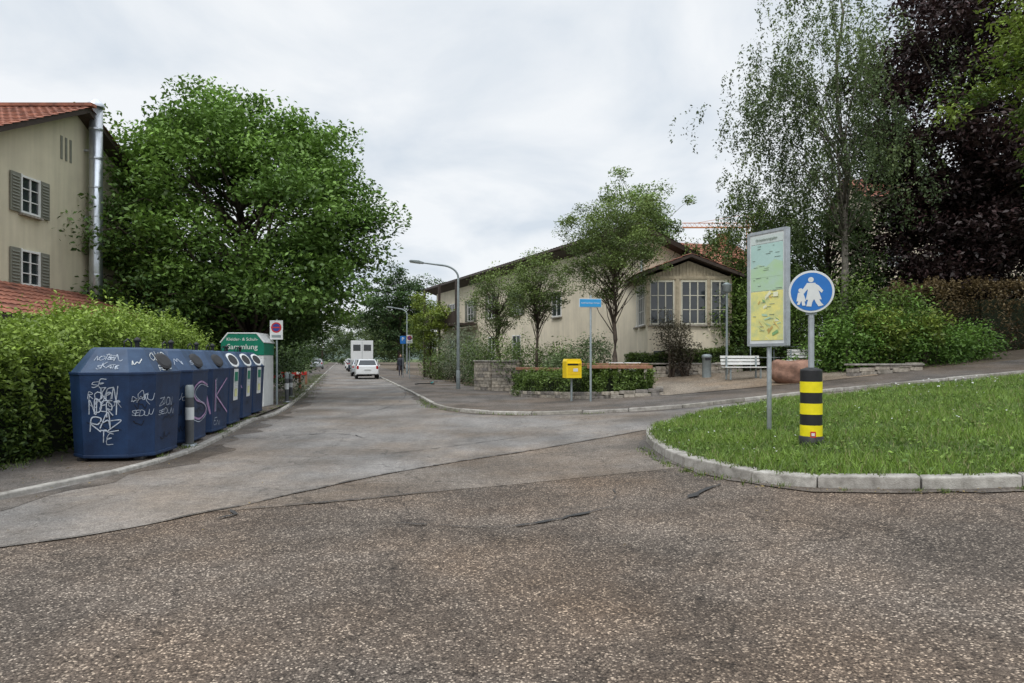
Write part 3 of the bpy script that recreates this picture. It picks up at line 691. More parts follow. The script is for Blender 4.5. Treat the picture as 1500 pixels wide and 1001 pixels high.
pan(-w,w,.9*H,.97*H,M_map0); pan(-w,w,.68*H,.895*H,M_map1); pan(-w,w,.48*H,.675*H,M_map2); pan(-w,w,.04*H,.475*H,M_map3)
mb.add([(-w,y-.005,b0+.68*H),(-w*.5,y-.005,b0+.72*H),(0,y-.005,b0+.69*H),(w*.5,y-.005,b0+.75*H),(w,y-.005,b0+.72*H),(w,y-.005,b0+.6*H),(-w,y-.005,b0+.6*H)],[tuple(range(7))],M_map2)
random.seed(3)
M_ink=mat('map_ink',(.25,.3,.26)); M_mapw=mat('map_route',(.75,.75,.55)); M_mapo=mat('map_orange',(.62,.42,.14)); M_mapg=mat('map_dkgreen',(.22,.4,.18))
for i in range(30):
    x=random.uniform(-w*.9,w*.6); z0=random.uniform(.1,.88)*H; pan(x,x+random.uniform(.03,.12),z0,z0+.007,M_ink,y-.008)
for i in range(22):
    x=random.uniform(-w*.95,w*.7); z0=random.uniform(.06,.44)*H; ln=random.uniform(.04,.13); a=random.uniform(-1.2,1.2); th=random.uniform(.01,.05)
    mb.add([(x,y-.007-.0003*i,b0+z0),(x+ln,y-.007-.0003*i,b0+z0+a*ln),(x+ln*.8,y-.007-.0003*i,b0+z0+a*ln+th),(x-.01,y-.007-.0003*i,b0+z0+th)],[(0,1,2,3)],random.choice([M_mapw,M_mapo,M_map2,M_mapg]))
pan(w*.45,w*.75,.42*H,.46*H,M_mapw,y-.016)
ib=mb.build('information_board',(4.22,11.25,zb),R(-61),bevel=.012)
text('Orientierungsplan',.06,(0,y-.012,b0+.935*H),M_ink,ib)

# ================================================================ STREET FURNITURE
def lamp(name,x,y,z,hh,arm):
    mb=MB()
    mb.tube([(0,0,0),(0,0,hh*.55),(0,0,hh*.9)],[.085,.07,.05],M_pole,12); mb.tube([(0,0,0),(0,0,.9)],[.1,.1],M_pole,12)
    c=[]
    for i in range(9):
        a=i/8*math.pi/2*.93; c.append((-arm*.45*(1-math.cos(a)),0,hh*.9+hh*.1*math.sin(a)))
    c.append((-arm*.9,0,hh*1.02)); mb.tube(c,[.05]*9+[.035],M_pole,10)
    mb.M=Matrix.Translation((-arm,0,hh*1.025))@Matrix.Rotation(R(8),4,'Y')
    mb.prism([(-.38,-.02),(.3,-.05),(.34,.03),(.1,.08),(-.3,.05)],-.13,.13,M_pole); mb.box((-.08,0,-.05),(.5,.2,.04),M_signwhite); mb.M=Matrix.Identity(4)
    return mb.build(name,(x,y,z),bevel=.01)
lamp('street_lamp',-2.6,33,.1,6.0,2.0); lamp('street_lamp',-10,65,.1,6.2,1.6)

mb=MB(); mb.lathe((0,0,0),[(.035,0),(.035,3.35),(.02,3.37)],M_pole,12); mb.box((-.02,-.05,3.12),(.68,.025,.24),M_ltblue); mb.box((-.02,-.035,3.12),(.72,.018,.28),M_signwhite)
for zz in (3.05,3.2): mb.box((0,-.01,zz),(.1,.06,.03),M_steel)
o=mb.build('street_name_sign',(2.5,21.7,h(2.5,21.7)+.11),R(6)); text('Adolf-Lüchinger-Strasse',.062,(-.02,-.066,3.12),M_white,o)

mb=MB(); mb.lathe((0,0.05,0),[(.035,0),(.035,.8)],M_pole,12)
mb.prism([(-.26,.76),(.26,.76),(.26,1.3),(.22,1.38),(-.22,1.38),(-.26,1.3)],-.2,.2,M_yellow)
mb.box((-.04,-.205,1.2),(.36,.02,.05),M_black); mb.box((0,-.22,1.24),(.44,.06,.03),M_yellow); mb.box((0,-.203,1.0),(.4,.01,.26),mat('post_yellow2',(.8,.52,.01)))
mb.box((.05,-.211,1.02),(.16,.006,.1),M_signwhite); mb.box((.272,0,1.05),(.02,.26,.36),M_yellow)
mb.build('mailbox',(1.96,22.3,h(1.96,22.3)+.11),R(14),bevel=.012)

def stonewall(name,path,w,hh,sw=.4,sh=.12,cap=False):
    mb=MB()
    SM=[M_stone,mat('stone_wall_b',(.42,.38,.32),.9,.4,7,1.,25,c2=(.2,.17,.14)),mat('stone_wall_c',(.24,.22,.2),.9,.4,7,1.,25,c2=(.1,.09,.08))]
    for a,b in zip(path[:-1],path[1:]):
        a=np.array(a);b=np.array(b); L=np.linalg.norm(b-a); t=(b-a)/L; ang=math.atan2(t[1],t[0]); rows=max(1,int(hh/sh))
        for r in range(rows):
            s=-random.uniform(0,sw*.5)
            while s<L:
                l=random.uniform(.6,1.4)*sw; s0=max(0,s); s1=min(L,s+l)
                if s1-s0>.04:
                    m=a+t*(s0+s1)/2; ww=w+random.uniform(-.03,.02); mb.box((m[0],m[1],h(m[0],m[1])+.09+sh*(r+.5)),(s1-s0-.012,ww,sh-.01),random.choice(SM),ang)
                s+=l
        if cap:
            m=(a+b)/2; mb.box((m[0],m[1],h(m[0],m[1])+.09+rows*sh+.03),(L+.05,w+.08,.06),M_kerb,ang)
    return mb.build(name,bevel=.012)
stonewall('planter_wall',[(0.0,28.2),(.5,26),(2.2,23.2),(3.2,22.2),(4.75,22.0),(4.95,22.9)],.25,.26)
stonewall('stone_wall',[(-1.7,32.6),(-.9,31.6),(.4,31.2)],.3,1.35,.5,.15,True)
stonewall('stone_wall',[(11.5,23.3),(14.2,23.8)],.35,.42,.5,.14,True)
stonewall('stone_wall',[(5,27.9),(9.3,27.6)],.3,.45,.5,.15,True)
hz=lambda x,y:h(x,y)+.1
pp=[(.5,27.6),(1.1,25.9),(2.6,23.5),(3.4,22.8),(4.5,22.6)]
hedge('planter_hedge',[(x,y,.5,.85,hz(x,y)) for x,y in pp],24000,.075,(.03,.06,.012),(.15,.23,.04),.13,shoots=500,sl=.3)
mb=MB()
for a,b in [((2.55,22.95),(4.6,22.35)),((.3,28.2),(2.5,24.4)),((2.45,24.4),(4.7,23.5))]:
    m=((a[0]+b[0])/2,(a[1]+b[1])/2); L=math.dist(a,b); ang=math.atan2(b[1]-a[1],b[0]-a[0]); mb.box((m[0],m[1],h(*m)+1.08),(L,.35,.11),M_wood,ang); mb.box((m[0],m[1],h(*m)+.6),(L*.05,.25,.9),M_stone,ang)
    mb.box((m[0]+L*.4*math.cos(ang),m[1]+L*.4*math.sin(ang),h(*m)+.55),(.1,.25,1.0),M_stone,ang)
mb.build('timber_seat',bevel=.01)

def bench(x,y,rz,L=1.5):
    mb=MB()
    for i in range(4): mb.box((0,-.2+i*.12,.45),(L,.1,.035),M_white)
    for i in range(3): mb.box((0,.26+i*.03,.58+i*.12),(L,.03,.09),M_white)
    for s in (-1,1):
        mb.box((s*L*.38,-.15,.21),(.05,.05,.42),M_pole); mb.box((s*L*.38,.2,.42),(.05,.05,.84),M_pole,0); mb.box((s*L*.38,.02,.415),(.045,.4,.03),M_pole)
    mb.build('park_bench',(x,y,h(x,y)+.118),rz,bevel=.006)
bench(4.35,25.6,R(12),1.3); bench(8.35,24.6,R(8),1.5); bench(10.9,25.5,R(-25),1.2)

bm=bmesh.new(); bmesh.ops.create_icosphere(bm,subdivisions=4,radius=1)
for v in bm.verts:
    d=v.co.normalized(); f=1+.07*math.sin(3*d.x+2)*math.cos(4*d.y)+.05*math.sin(7*d.z+3*d.x)
    v.co=Vector((d.x*.72*f,d.y*.6*f,max(-.42,min(.42,d.z*.58*f))))
    if v.co.z>.3: v.co.z-=.2*math.exp(-((v.co.x)**2+(v.co.y)**2)*7)
me=bpy.data.meshes.new('boulder'); bm.to_mesh(me); bm.free(); me.materials.append(M_boulder)
for p in me.polygons:p.use_smooth=True
o=bpy.data.objects.new('boulder',me); col.objects.link(o); o.location=(9.35,22.8,h(9.3,22.8)+.5)

mb=MB(); mb.lathe((0,0,0),[(.17,0),(.17,.75),(.19,.76),(.19,.85),(.12,.9)],M_pole,16); mb.box((0,-.17,.72),(.2,.04,.1),M_black); mb.build('litter_bin',(7.5,26.3,h(7.5,26.3)+.11))
mb=MB(); mb.lathe((0,0,0),[(.05,0),(.04,3.2)],M_pole,10); mb.lathe((0,0,3.2),[(.05,0),(.16,.08),(.17,.3),(.2,.34),(.05,.42)],M_pole,14); mb.build('path_lamp',(8.4,26.7,h(8.4,26.7)+.1))
mb=MB(); 
for x in np.linspace(0,3.6,5): mb.tube([(x,0,0),(x,0,1)],.02,M_pole,6)
for z in (.55,.98): mb.tube([(0,0,z),(3.6,0,z)],.02,M_pole,6)
mb.build('railing',(9.4,26.9,h(10,27)+.1),R(-4))

mb=MB(); mb.box((0,0,.07),(.75,.16,.05),M_black); mb.tube([(.4,0,.09),(.55,.25,.12),(.75,.95,.12)],.03,mat('scooter_teal',(.02,.3,.3)),8); mb.tube([(.55,1.05,.12),(.75,.95,.12),(.98,.86,.12)],.018,M_black,8)
for x in (-.42,.5): mb.lathe((x,.0,.05),[(.1,-.025),(.11,0),(.1,.025)],M_black,16)
mb.build('electric_scooter',(-4.9,38,.12),R(20))

# ================================================================ VEHICLES
M_carw=mat('car_white',(.72,.73,.74),.25,.04,2,spec=.6); M_card=mat('car_dark',(.02,.03,.05),.25,.1,2,spec=.6); M_cars=mat('car_silver',(.4,.42,.44),.3,.05,2,metal=.5)
M_tail=mat('tail_light',(.4,.01,.01),.2,.1,4); M_cglass=mat('car_glass',(.015,.018,.02),.08,.2,1,spec=.8)
def car(x,y,rz,body,sc_=1):
    mb=MB()
    S=[(0,.38,.62,.64,.80,.78),(.06,.3,.93,.96,.84,.80),(.2,.28,1.0,1.04,.87,.78),(.5,.28,1.02,1.42,.88,.64),(1.2,.27,1.0,1.5,.89,.64),(2.3,.27,.98,1.46,.89,.64),(3.05,.27,.95,1.0,.88,.76),(3.8,.28,.82,.86,.86,.74),(4.15,.32,.66,.7,.78,.68),(4.22,.38,.55,.57,.7,.6)]
    rings=[[(-w,yy,zb),(-w*1.0,yy,(zb+zl)/2),(-w*.97,yy,zl),(-wr,yy,zr-.04),(-wr*.85,yy,zr),(wr*.85,yy,zr),(wr,yy,zr-.04),(w*.97,yy,zl),(w,yy,(zb+zl)/2),(w,yy,zb)] for yy,zb,zl,zr,w,wr in S]
    for k in range(len(S)-1):
        a,b=rings[k],rings[k+1]
        for i in range(9):
            g=body
            if i in(2,6) and 2<=k<=5: g=M_cglass
            if i in(4,) and k in(2,5): g=M_cglass
            mb.add([a[i],a[i+1],b[i+1],b[i]],[(0,1,2,3)],g,True)
        mb.add([a[0],a[9],b[9],b[0]],[(0,1,2,3)],M_black)
    mb.add(rings[0],[tuple(range(10))],body); mb.add(rings[-1],[tuple(range(10))],body)
    for s in (-1,1):
        for yy in (.72,3.4):
            mb.lathe((s*.78,yy,.31),[(.2,-.11),(.31,-.1),(.31,.1),(.2,.11)],M_black,20,'X'); mb.lathe((s*.78+s*.1,yy,.31),[(.19,-.02),(.18,.02)],M_cars,14,'X')
        mb.box((s*.72,.1,.88),(.16,.16,.26),M_tail); mb.box((s*.98,2.75,1.0),(.2,.1,.13),body)
        mb.box((s*.81,1.5,1.25),(.1,.07,.4),body)
    mb.box((0,-.01,.45),(1.5,.1,.16),body); mb.box((0,-.0,.36),(1.3,.08,.08),M_black); mb.box((0,-.0,.72),(.5,.08,.11),M_signwhite)
    return mb.build('parked_car',(x,y,.022),rz,bevel=.015)
ang=math.atan2(.25,1)
car(-10.9,51.5,ang,M_carw); car(-13.1,59.5,ang,M_cars); car(-18.3,80,ang,M_card); car(-20.2,87,ang,M_carw); car(-25.0,106,ang,M_carw); car(-27.5,96,ang,M_cars)
mb=MB()
mb.box((0,2,1.95),(2.1,4,2.7),M_carw); mb.prism([(-1.0,.5),(1.0,.5),(1.0,1.5),(.85,2.3),(-.85,2.3),(-1.0,1.5)],4.02,5.6,M_carw); mb.box((0,5.5,1.75),(1.7,.25,.8),M_cglass)
mb.box((0,-.01,1.95),(.03,.03,2.5),M_pole); mb.box((0,-.05,.5),(2.0,.12,.14),M_black); mb.box((0,2,.5),(1.8,4.2,.2),M_black)
for s in (-1,1):
    mb.box((s*.88,-.02,.8),(.12,.06,.3),M_tail); mb.box((s*.5,-.012,2.6),(.7,.03,.6),M_cglass)
    for yy in (.9,4.6): mb.lathe((s*.85,yy,.4),[(.3,-.13),(.4,-.12),(.4,.12),(.3,.13)],M_black,20,'X')
mb.build('delivery_van',(-14.6,66.5,.022),ang,bevel=.04)

def person(x,y,rz,top,trs):
    J=[(0,0,.95),(0,.0,1.15),(0,.02,1.38),(0,.0,1.5),(0,-.01,1.6),(-.17,.02,1.4),(-.22,.06,1.14),(-.2,-.08,.92),(.17,.02,1.4),(.23,-.05,1.14),(.22,-.17,.95),(-.09,0,.9),(-.1,-.12,.5),(-.1,-.02,.08),(-.1,-.16,.03),(.09,0,.9),(.1,.1,.5),(.1,.3,.12),(.1,.2,.03)]
    E=[(0,1),(1,2),(2,3),(3,4),(2,5),(5,6),(6,7),(2,8),(8,9),(9,10),(0,11),(11,12),(12,13),(13,14),(0,15),(15,16),(16,17),(17,18)]
    Rr=[.15,.14,.16,.055,.06,.075,.05,.035,.075,.05,.035,.1,.07,.045,.035,.1,.07,.045,.035]
    me=bpy.data.meshes.new('pedestrian'); me.from_pydata(J,E,[]); o=bpy.data.objects.new('pedestrian',me); col.objects.link(o)
    me.materials.append(trs); bpy.context.view_layer.objects.active=o
    sm=o.modifiers.new('skin','SKIN'); 
    if not me.skin_vertices:
        with bpy.context.temp_override(object=o,active_object=o): bpy.ops.mesh.customdata_skin_add()
    for i,v in enumerate(me.skin_vertices[0].data): v.radius=(Rr[i],Rr[i]*(.7 if i<3 else 1)); v.use_root=(i==0)
    ss=o.modifiers.new('sub','SUBSURF'); ss.levels=1; ss.render_levels=2
    o.location=(x,y,.12); o.rotation_euler=(0,0,rz)
    skin=mat('skin',(.5,.3,.22)); hair=mat('hair',(.03,.02,.015))
    mb=MB(); mb.lathe((0,-.01,1.56),[(.03,0),(.065,.03),(.08,.1),(.078,.15),(.05,.2),(.01,.215)],skin,16); mb.lathe((0,.015,1.62),[(.07,0),(.088,.05),(.088,.1),(.06,.155),(.01,.17)],hair,16)
    mb.box((0,-.095,1.65),(.02,.03,.03),skin); mb.build('head',parent=o)
    mb=MB(); mb.lathe((0,.01,.86),[(.17,0),(.165,.15),(.18,.4),(.2,.52),(.12,.6),(.06,.62)],top,16); mb.build('jacket',parent=o)
    for s in (-1,1):
        mb=MB(); q=[(-.19,.02,1.42),(-.235,.06,1.14),(-.21,-.08,.94)] if s<0 else [(.19,.02,1.42),(.245,-.05,1.14),(.23,-.17,.97)]
        mb.tube(q,[.075,.06,.045],top,8); mb.build('sleeve',parent=o)
try:
    person(-9.3,57,R(10),mat('jacket_dark',(.03,.035,.05)),mat('trousers',(.05,.05,.07)))
except Exception as e: print('person',e)

# ================================================================ BUILDINGS
mb=MB()
X0=-14; ya,yb,ym=15.9,27.9,21.9; ze,zr=6.5,9.45
mb.add([(X0,ya,0),(X0,yb,0),(X0,yb,ze),(X0,ym,zr),(X0,ya,ze)],[(0,1,2,3,4)],M_beige)
mb.add([(X0-12,ya,0),(X0,ya,0),(X0,ya,ze),(X0-12,ya,ze)],[(0,1,2,3)],M_beige)
mb.add([(X0-12,yb,0),(X0,yb,0),(X0,yb,ze),(X0-12,yb,ze)],[(0,1,2,3)],M_beige)
sl=(zr-ze)/(ym-ya); ov=.6
for s in (-1,1):
    ye=ym+s*(ym-ya+ov); zee=ze-sl*ov
    a=[(X0+.45,ym,zr+.02),(X0-12,ym,zr+.02),(X0-12,ye,zee+.02),(X0+.45,ye,zee+.02)]
    b=[(p[0],p[1],p[2]+.16) for p in a]
    mb.add(a+b,[(0,1,2,3),(4,5,6,7),(0,1,5,4),(1,2,6,5),(2,3,7,6),(3,0,4,7)],M_darkwood)
    tiles(mb,(X0-12,ye,zee+.19),(12.5,0,0),(0,ym-ye,zr-zee),M_tile)
mb.box((X0-5.7,ym,zr+.26),(12.6,.25,.1),M_tile)
T=Matrix.Translation((X0,0,0))@Matrix.Rotation(R(90),4,'Z'); mb.M=T
window(mb,19.79,5.78,.7,1.02,0,-1,2,3,.38); window(mb,19.79,3.72,.7,.96,0,-1,2,3,.38)
window(mb,25.2,5.78,.7,1.02,0,-1,2,3,.38)
for i in range(3): mb.box((21.2+i*.22,-.012,8.15),(.09,.02,.72),M_shutter)
mb.M=Matrix.Identity(4)
tiles(mb,(-11.4,10,2.6),(0,15,0),(-2.58,0,1.1),M_tile)
mb.add([(-11.45,10,2.5),(-11.45,25,2.5),(-13.98,25,3.6),(-13.98,10,3.6)],[(0,1,2,3)],M_darkwood)
mb.box((-11.42,17.5,2.52),(.08,15,.14),M_darkwood)
mb.box((-12.6,17.6,1.25),(1.4,14.4,2.3),M_beige)
mb.box((-13,9.98,2.6),(2,.1,.3),M_darkwood)
hs=mb.build('house')
mb=MB(); mb.tube([(-13.62,22.35,0),(-13.62,22.35,9.8)],.2,M_chrome,20)
for z in np.arange(.5,9.6,.95): mb.lathe((-13.62,22.35,z),[(.212,0),(.212,.05)],M_chrome,20)
mb.lathe((-13.62,22.35,9.8),[(.26,0),(.26,.1),(.1,.25)],M_chrome,20)
for z in (3.8,6.2,8.4): mb.box((-13.85,22.35,z),(.4,.06,.06),M_steel)
mb.build('flue_pipe')

mb=MB(); Lw=29.6; D=9; He=7.15; dz=.37
mb.M=Matrix.Translation((5.85,30,0))@Matrix.Rotation(math.atan2(27,-12.15),4,'Z')
def poly(a,mt): mb.add(a,[tuple(range(len(a)))],mt)
poly([(0,0,0),(Lw,0,0),(Lw,0,He),(0,0,He)],M_cream)
poly([(0,0,0),(0,-D,0),(0,-D,He-dz*D),(0,0,He)],M_cream); poly([(Lw,0,0),(Lw,-D,0),(Lw,-D,He-dz*D),(Lw,0,He)],M_cream); poly([(0,-D,0),(Lw,-D,0),(Lw,-D,He-dz*D),(0,-D,He-dz*D)],M_cream)
a=[(-.6,.8,He+.05),(Lw+.6,.8,He+.05),(Lw+.6,-D-.6,He-dz*(D+.6)),(-.6,-D-.6,He-dz*(D+.6))]
b=[(p[0],p[1],p[2]+.2) for p in a]
mb.add(a+b,[(0,1,2,3),(4,5,6,7),(0,1,5,4),(1,2,6,5),(2,3,7,6),(3,0,4,7)],M_darkwood)
tiles(mb,(-.6,-D-.6,He-dz*(D+.6)+.22),(Lw+1.2,0,0),(0,D+1.4,dz*(D+.6)+.05),M_tile,.3,.4)
mb.tube([(-.6,.86,He+.12),(Lw+.6,.86,He+.12)],.07,M_darkwood,8)
for x in (13.5,17.5,21.5,25.5): 
    window(mb,x,4.3,1.1,1.5,0,1,2,3,.5); window(mb,x,1.5,1.1,1.5,0,1,2,3,0)
window(mb,8.2,3.9,1.0,1.3,0,1,2,2,0)
for x in (1.2,2.6): window(mb,x,.75,.9,.45,0,1,2,1,0)
mb.tube([(.15,.08,.3),(.15,.08,He)],.05,M_pole,8)
for x in (11,16,22): mb.box((x,-1.2,He+.3),(.7,.6,1.1),M_tile)
mb.box((24,.9,4.0),(8,1.6,.15),M_darkwood); mb.box((24,1.65,4.5),(8,.06,.8),M_darkwood)
for x in (20.2,24,27.8): mb.box((x,1.6,3.6),(.16,.16,7.0),M_darkwood)
mb.build('community_hall')

mb=MB(); zf=.4
xa,xb,yf,ybk=5.6,9.0,28.2,33
mb.box(((xa+xb)/2,(yf+ybk)/2,(zf+4.95)/2),(xb-xa,ybk-yf,4.95-zf),M_cream)
M_slat=mat('wood_slats',(.42,.36,.26),.8,.3,6)
mb.prism([(xa,4.96),(xb,4.96),((xa+xb)/2,5.62)],yf,yf+4,M_slat)
for i in range(24):
    x=xa+.08+i*(xb-xa-.16)/23; zt=5.6-abs(x-(xa+xb)/2)*.39; mb.box((x,yf-.015,(4.97+zt)/2),(.05,.04,max(.04,zt-4.97)),M_slat)
mb.box(((xa+xb)/2,yf-.03,4.93),(xb-xa+.06,.08,.12),M_slat)
for x0,x1,nx in ((5.68,6.68,3),(6.98,8.02,3),(8.2,8.95,2)):
    window(mb,(x0+x1)/2,3.02,x1-x0-.08,1.75,yf,-1,nx,3,0,bar=.045,fr=mat('frame_cream',(.62,.6,.5)))
for x in (5.62,6.83,8.1,8.99): mb.box((x,yf-.03,3.9),(.14,.08,1.95),M_slat)
T=Matrix.Translation((xa,0,0))@Matrix.Rotation(R(90),4,'Z'); mb.M=T
window(mb,29.3,3.02,1.2,1.72,0,1,3,3,0); window(mb,31,3.02,1.2,1.72,0,1,3,3,0); mb.M=Matrix.Identity(4)
for x in (6.1,7.0,8.0): mb.box((x,yf-.006,1.75),(.5,.012,.3),M_glass)
xm=(xa+xb)/2
for s in (-1,1):
    xe=xm+s*2.15; ze_=5.72-2.15*.38
    a=[(xm,yf-.45,5.72),(xm,ybk,5.72),(xe,ybk,ze_),(xe,yf-.45,ze_)]; b=[(p[0],p[1],p[2]+.12) for p in a]
    mb.add(a+b,[(0,1,2,3),(4,5,6,7),(0,1,5,4),(1,2,6,5),(2,3,7,6),(3,0,4,7)],M_darkwood)
    tiles(mb,(xe,yf-.45,ze_+.14),(0,ybk-yf+.45,0),(xm-xe,0,5.72-ze_),M_tile)
mb.build('pavilion')

def ghouse(name,x,y,rz,w,d,zb_,eave,ridge,wallm,wins=3):
    mb=MB(); mb.box((0,d/2,(zb_+eave)/2),(w,d,eave-zb_),wallm)
    for s in (-1,1): mb.add([(s*w/2,0,eave),(s*w/2,d,eave),(s*w/2,d/2,ridge)],[(0,1,2)],wallm)
    for s in (0,1):
        ye=-.5 if s==0 else d+.5; zz=eave-.5*(ridge-eave)/(d/2)
        a=[(-w/2-.4,ye,zz+.03),(w/2+.4,ye,zz+.03),(w/2+.4,d/2,ridge+.03),(-w/2-.4,d/2,ridge+.03)]; b=[(p[0],p[1],p[2]+.15) for p in a]
        mb.add(a+b,[(0,1,2,3),(4,5,6,7),(0,1,5,4),(1,2,6,5),(2,3,7,6),(3,0,4,7)],M_darkwood)
        tiles(mb,(-w/2-.4,ye,zz+.2),(w+.8,0,0),(0,d/2-ye,ridge-zz),M_tile,.35,.45)
    n=int((eave-zb_)/2.8)
    for f in range(n):
        for i in range(wins): window(mb,-w/2+w*(i+.5)/wins,eave-1.9-f*2.8,.9,1.3,0,-1,2,2,.4)
    mb.box((w*.3,d/2,ridge+.4),(.7,.7,1.4),M_tile)
    return mb.build(name,(x,y,0),rz)
ghouse('apartment_house',31.0,46,R(-8),13,9,0,12.6,14.8,M_cream,4)
ghouse('house',16.3,50,R(15),4.2,7,0,8.3,10.3,M_cream,2)

mb=MB(); M_cr=mat('crane_orange',(.6,.25,.12),.6,.1,3)
x0,x1,zc=50,70,40.
for (a,b) in (((x0,0,zc),(x1,0,zc)),((x0,1.2,zc),(x1,1.2,zc)),((x0,.6,zc+1.3),(x1,.6,zc+1.3))): mb.tube([a,b],.12,M_cr,4)
n=14
for i in range(n):
    a=x0+(x1-x0)*i/n; b=x0+(x1-x0)*(i+1)/n; mb.tube([(a,0,zc),((a+b)/2,.6,zc+1.3),(b,0,zc)],.07,M_cr,4)
for dx in (-.8,.8):
    for dy in (-.8,.8): mb.tube([(x1+dx,.6+dy,0),(x1+dx,.6+dy,zc+4)],.12,M_cr,4)
for z in np.arange(0,44,2): mb.tube([(x1-.8,-.2,z),(x1+.8,-.2,z+2)],.07,M_cr,4)
mb.tube([(x0+4,.6,zc+1.3),(x1,.6,zc+4)],.06,M_cr,4); mb.tube([(x0+13,.6,zc),(x0+13,.6,zc-3)],.05,M_cr,4)
mb.build('construction_crane',(0,200,0))

# ================================================================ VEGETATION
tree('walnut_tree',(-9.6,26,.05),(-10.6,26,6.7),(5.2,4.6,4.5),300,240,.55,.17,(.035,.08,.015),(.23,.39,.07),3,trunk_r=.32,lump=.13,inner=.5,fork=.25,aspect=.6,nbr=110,
     extra=[((-11.8,25.5,9.6),(2.2,2.2,2.0),34),((-13.9,24.5,6.3),(1.9,1.8,2.6),38),((-8.0,24.5,4.2),(2.6,2,1.8),38),((-9.0,26,9.0),(2.0,2,1.8),28),((-6.3,25.5,6.2),(1.5,1.5,1.8),20),((-12.5,23.5,3.9),(2.2,1.5,1.4),28)])
hedge('hedge',[(-7.65,7.6,.75,1.55,.07),(-7.9,10.2,.85,1.7,.07),(-8.3,13,1.0,2.15,.07),(-9.2,17,1.0,2.3,.07),(-10.2,21,1.0,1.95,.07)],80000,.082,(.035,.075,.013),(.27,.38,.06),.2,shoots=2600,sl=.5)
hedge('hedge',[(-11.5,5,.9,1.65,.06),(-9.6,6.6,.9,1.55,.06),(-8.2,7.9,.8,1.6,.06)],28000,.082,(.035,.075,.013),(.24,.34,.05),.2,shoots=900,sl=.5)
E=[(-10.6+-.25*(y-24)+rng.normal()*.5,y,1.6,1.6,2.2,rng.uniform(1.3,2.2)) for y in range(28,70,4)]
shrub('shrub_row',E,24000,.16,(.02,.045,.012),(.10,.17,.035))
shrub('shrub_row',[(-13.5,24,1.6,2,2,1.8),(-11.5,23.5,1.3,1.5,1.5,1.6),(-14.5,29,2.5,3,2,3),(-12,31,3,3,2,3)],20000,.16,(.015,.035,.01),(.07,.13,.025))
for i,(x,y,rx,rz_,zc) in enumerate([(-17.5,42,3.2,3.0,5),(-20.5,54,3.5,3.4,5.2),(-24,68,4,3.5,5),(-29,85,4.5,4,5.5),(-34,105,5,5,6),(-40,125,6,5,6)]):
    tree('street_tree',(x,y,.05),(x,y,zc),(rx,rx,rz_),80,100,.55,.3,(.03,.06,.014),(.14,.2,.045),20+i,trunk_r=.15,nbr=25)
tree('linden_tree',(-14,85,0),(-14,85,7.8),(4.6,4,4.5),150,110,.6,.35,(.02,.045,.014),(.08,.15,.04),40,trunk_r=.3,nbr=40)
tree('maple_tree',(-15.5,98,0),(-16,98,5.6),(3.4,3,3.6),80,100,.6,.35,(.03,.06,.014),(.13,.2,.04),41,nbr=20)
for i,(x,y,rx,rz_,zc) in enumerate([(-35,165,8,6,7),(-25,150,6,5,6),(-50,180,9,7,8),(-44,215,9,7,8)]):
    tree('park_tree',(x,y,0),(x,y,zc),(rx,rx,rz_),90,80,1.0,.6,(.04,.07,.025),(.14,.19,.06),90+i,trunk_r=.3,nbr=15)
tree('young_tree',(-5.9,50,0),(-5.9,50,4.2),(1.7,1.6,2.2),60,110,.33,.17,(.06,.1,.015),(.28,.36,.045),42,trunk_r=.08,nbr=30)
tree('young_tree',(-8.2,66,0),(-8.0,66,4),(2.4,1.6,2.6),60,110,.38,.2,(.05,.08,.015),(.2,.28,.045),43,trunk_r=.08,nbr=30)
shrub('willow_shrub',[(-3.2,43,1.7,1.6,1.5,1.6),(-2.0,40,1.2,1.3,1.2,1.2)],8500,.16,(.07,.1,.05),(.23,.28,.17),aspect=.25)
shrub('shrub',[(-4.8,48,1.1,1.5,1.2,1.1),(-6,55,1,1.5,1.2,1)],5500,.13,(.04,.075,.015),(.17,.25,.05))
shrub('shrub',[(-.4,33.5,1.2,1.3,1,1.2),(.8,31.5,1.2,1.1,1,1.3),(2.0,29.5,1.3,1.0,1,1.0),(-1.5,37,1.3,1.3,1,1.4)],13000,.11,(.03,.06,.015),(.15,.23,.05))
shrub('shrub',[(3.2,28.4,1.5,.9,.8,.9),(2.2,27.6,1.0,.8,.8,.7)],7500,.1,(.05,.085,.035),(.2,.27,.12))
hedge('low_hedge',[(4.9,28.4,.4,.6,h(4.9,28.4)+.5),(9,28.0,.4,.6,h(9,28)+.5)],9000,.09,(.03,.06,.015),(.13,.2,.035),.06)
P1=(.055,.09,.025);P2=(.22,.3,.075)
tree('ornamental_tree',(4.0,26.5,h(4,26.5)),(3.95,26.5,5.9),(2.0,1.8,2.05),190,130,.25,.09,P1,P2,61,trunk_r=.12,fork=.42,trunktop=(4.0,26.5,5.4),nbr=150,inner=.3,lump=.06,brs=.3,wig=.05)
tree('ornamental_tree',(1.15,30,h(1.1,30)),(1.15,30,4.75),(1.35,1.3,1.55),120,95,.25,.09,P1,P2,62,trunk_r=.09,fork=.42,trunktop=(1.1,30,4.3),nbr=110,inner=.3,lump=.08,brs=.3,wig=.05)
tree('ornamental_tree',(-.75,35.5,0),(-.75,35.5,4.5),(1.65,1.5,1.7),110,90,.3,.1,P1,P2,63,trunk_r=.1,fork=.4,trunktop=(-.75,35.5,4.2),nbr=100,inner=.3,lump=.1,brs=.3,wig=.05)
tree('ash_tree',(8.6,46,.5),(8.6,46,9.6),(3.0,2.6,3.6),180,120,.42,.2,(.07,.12,.035),(.24,.34,.11),64,trunk_r=.2,inner=.3)
shrub('smoke_bush',[(6.35,27.3,2.4,.75,.6,.95),(6.9,27.3,1.7,.6,.5,.6)],4200,.085,(.03,.02,.016),(.09,.085,.045),inner=.2)
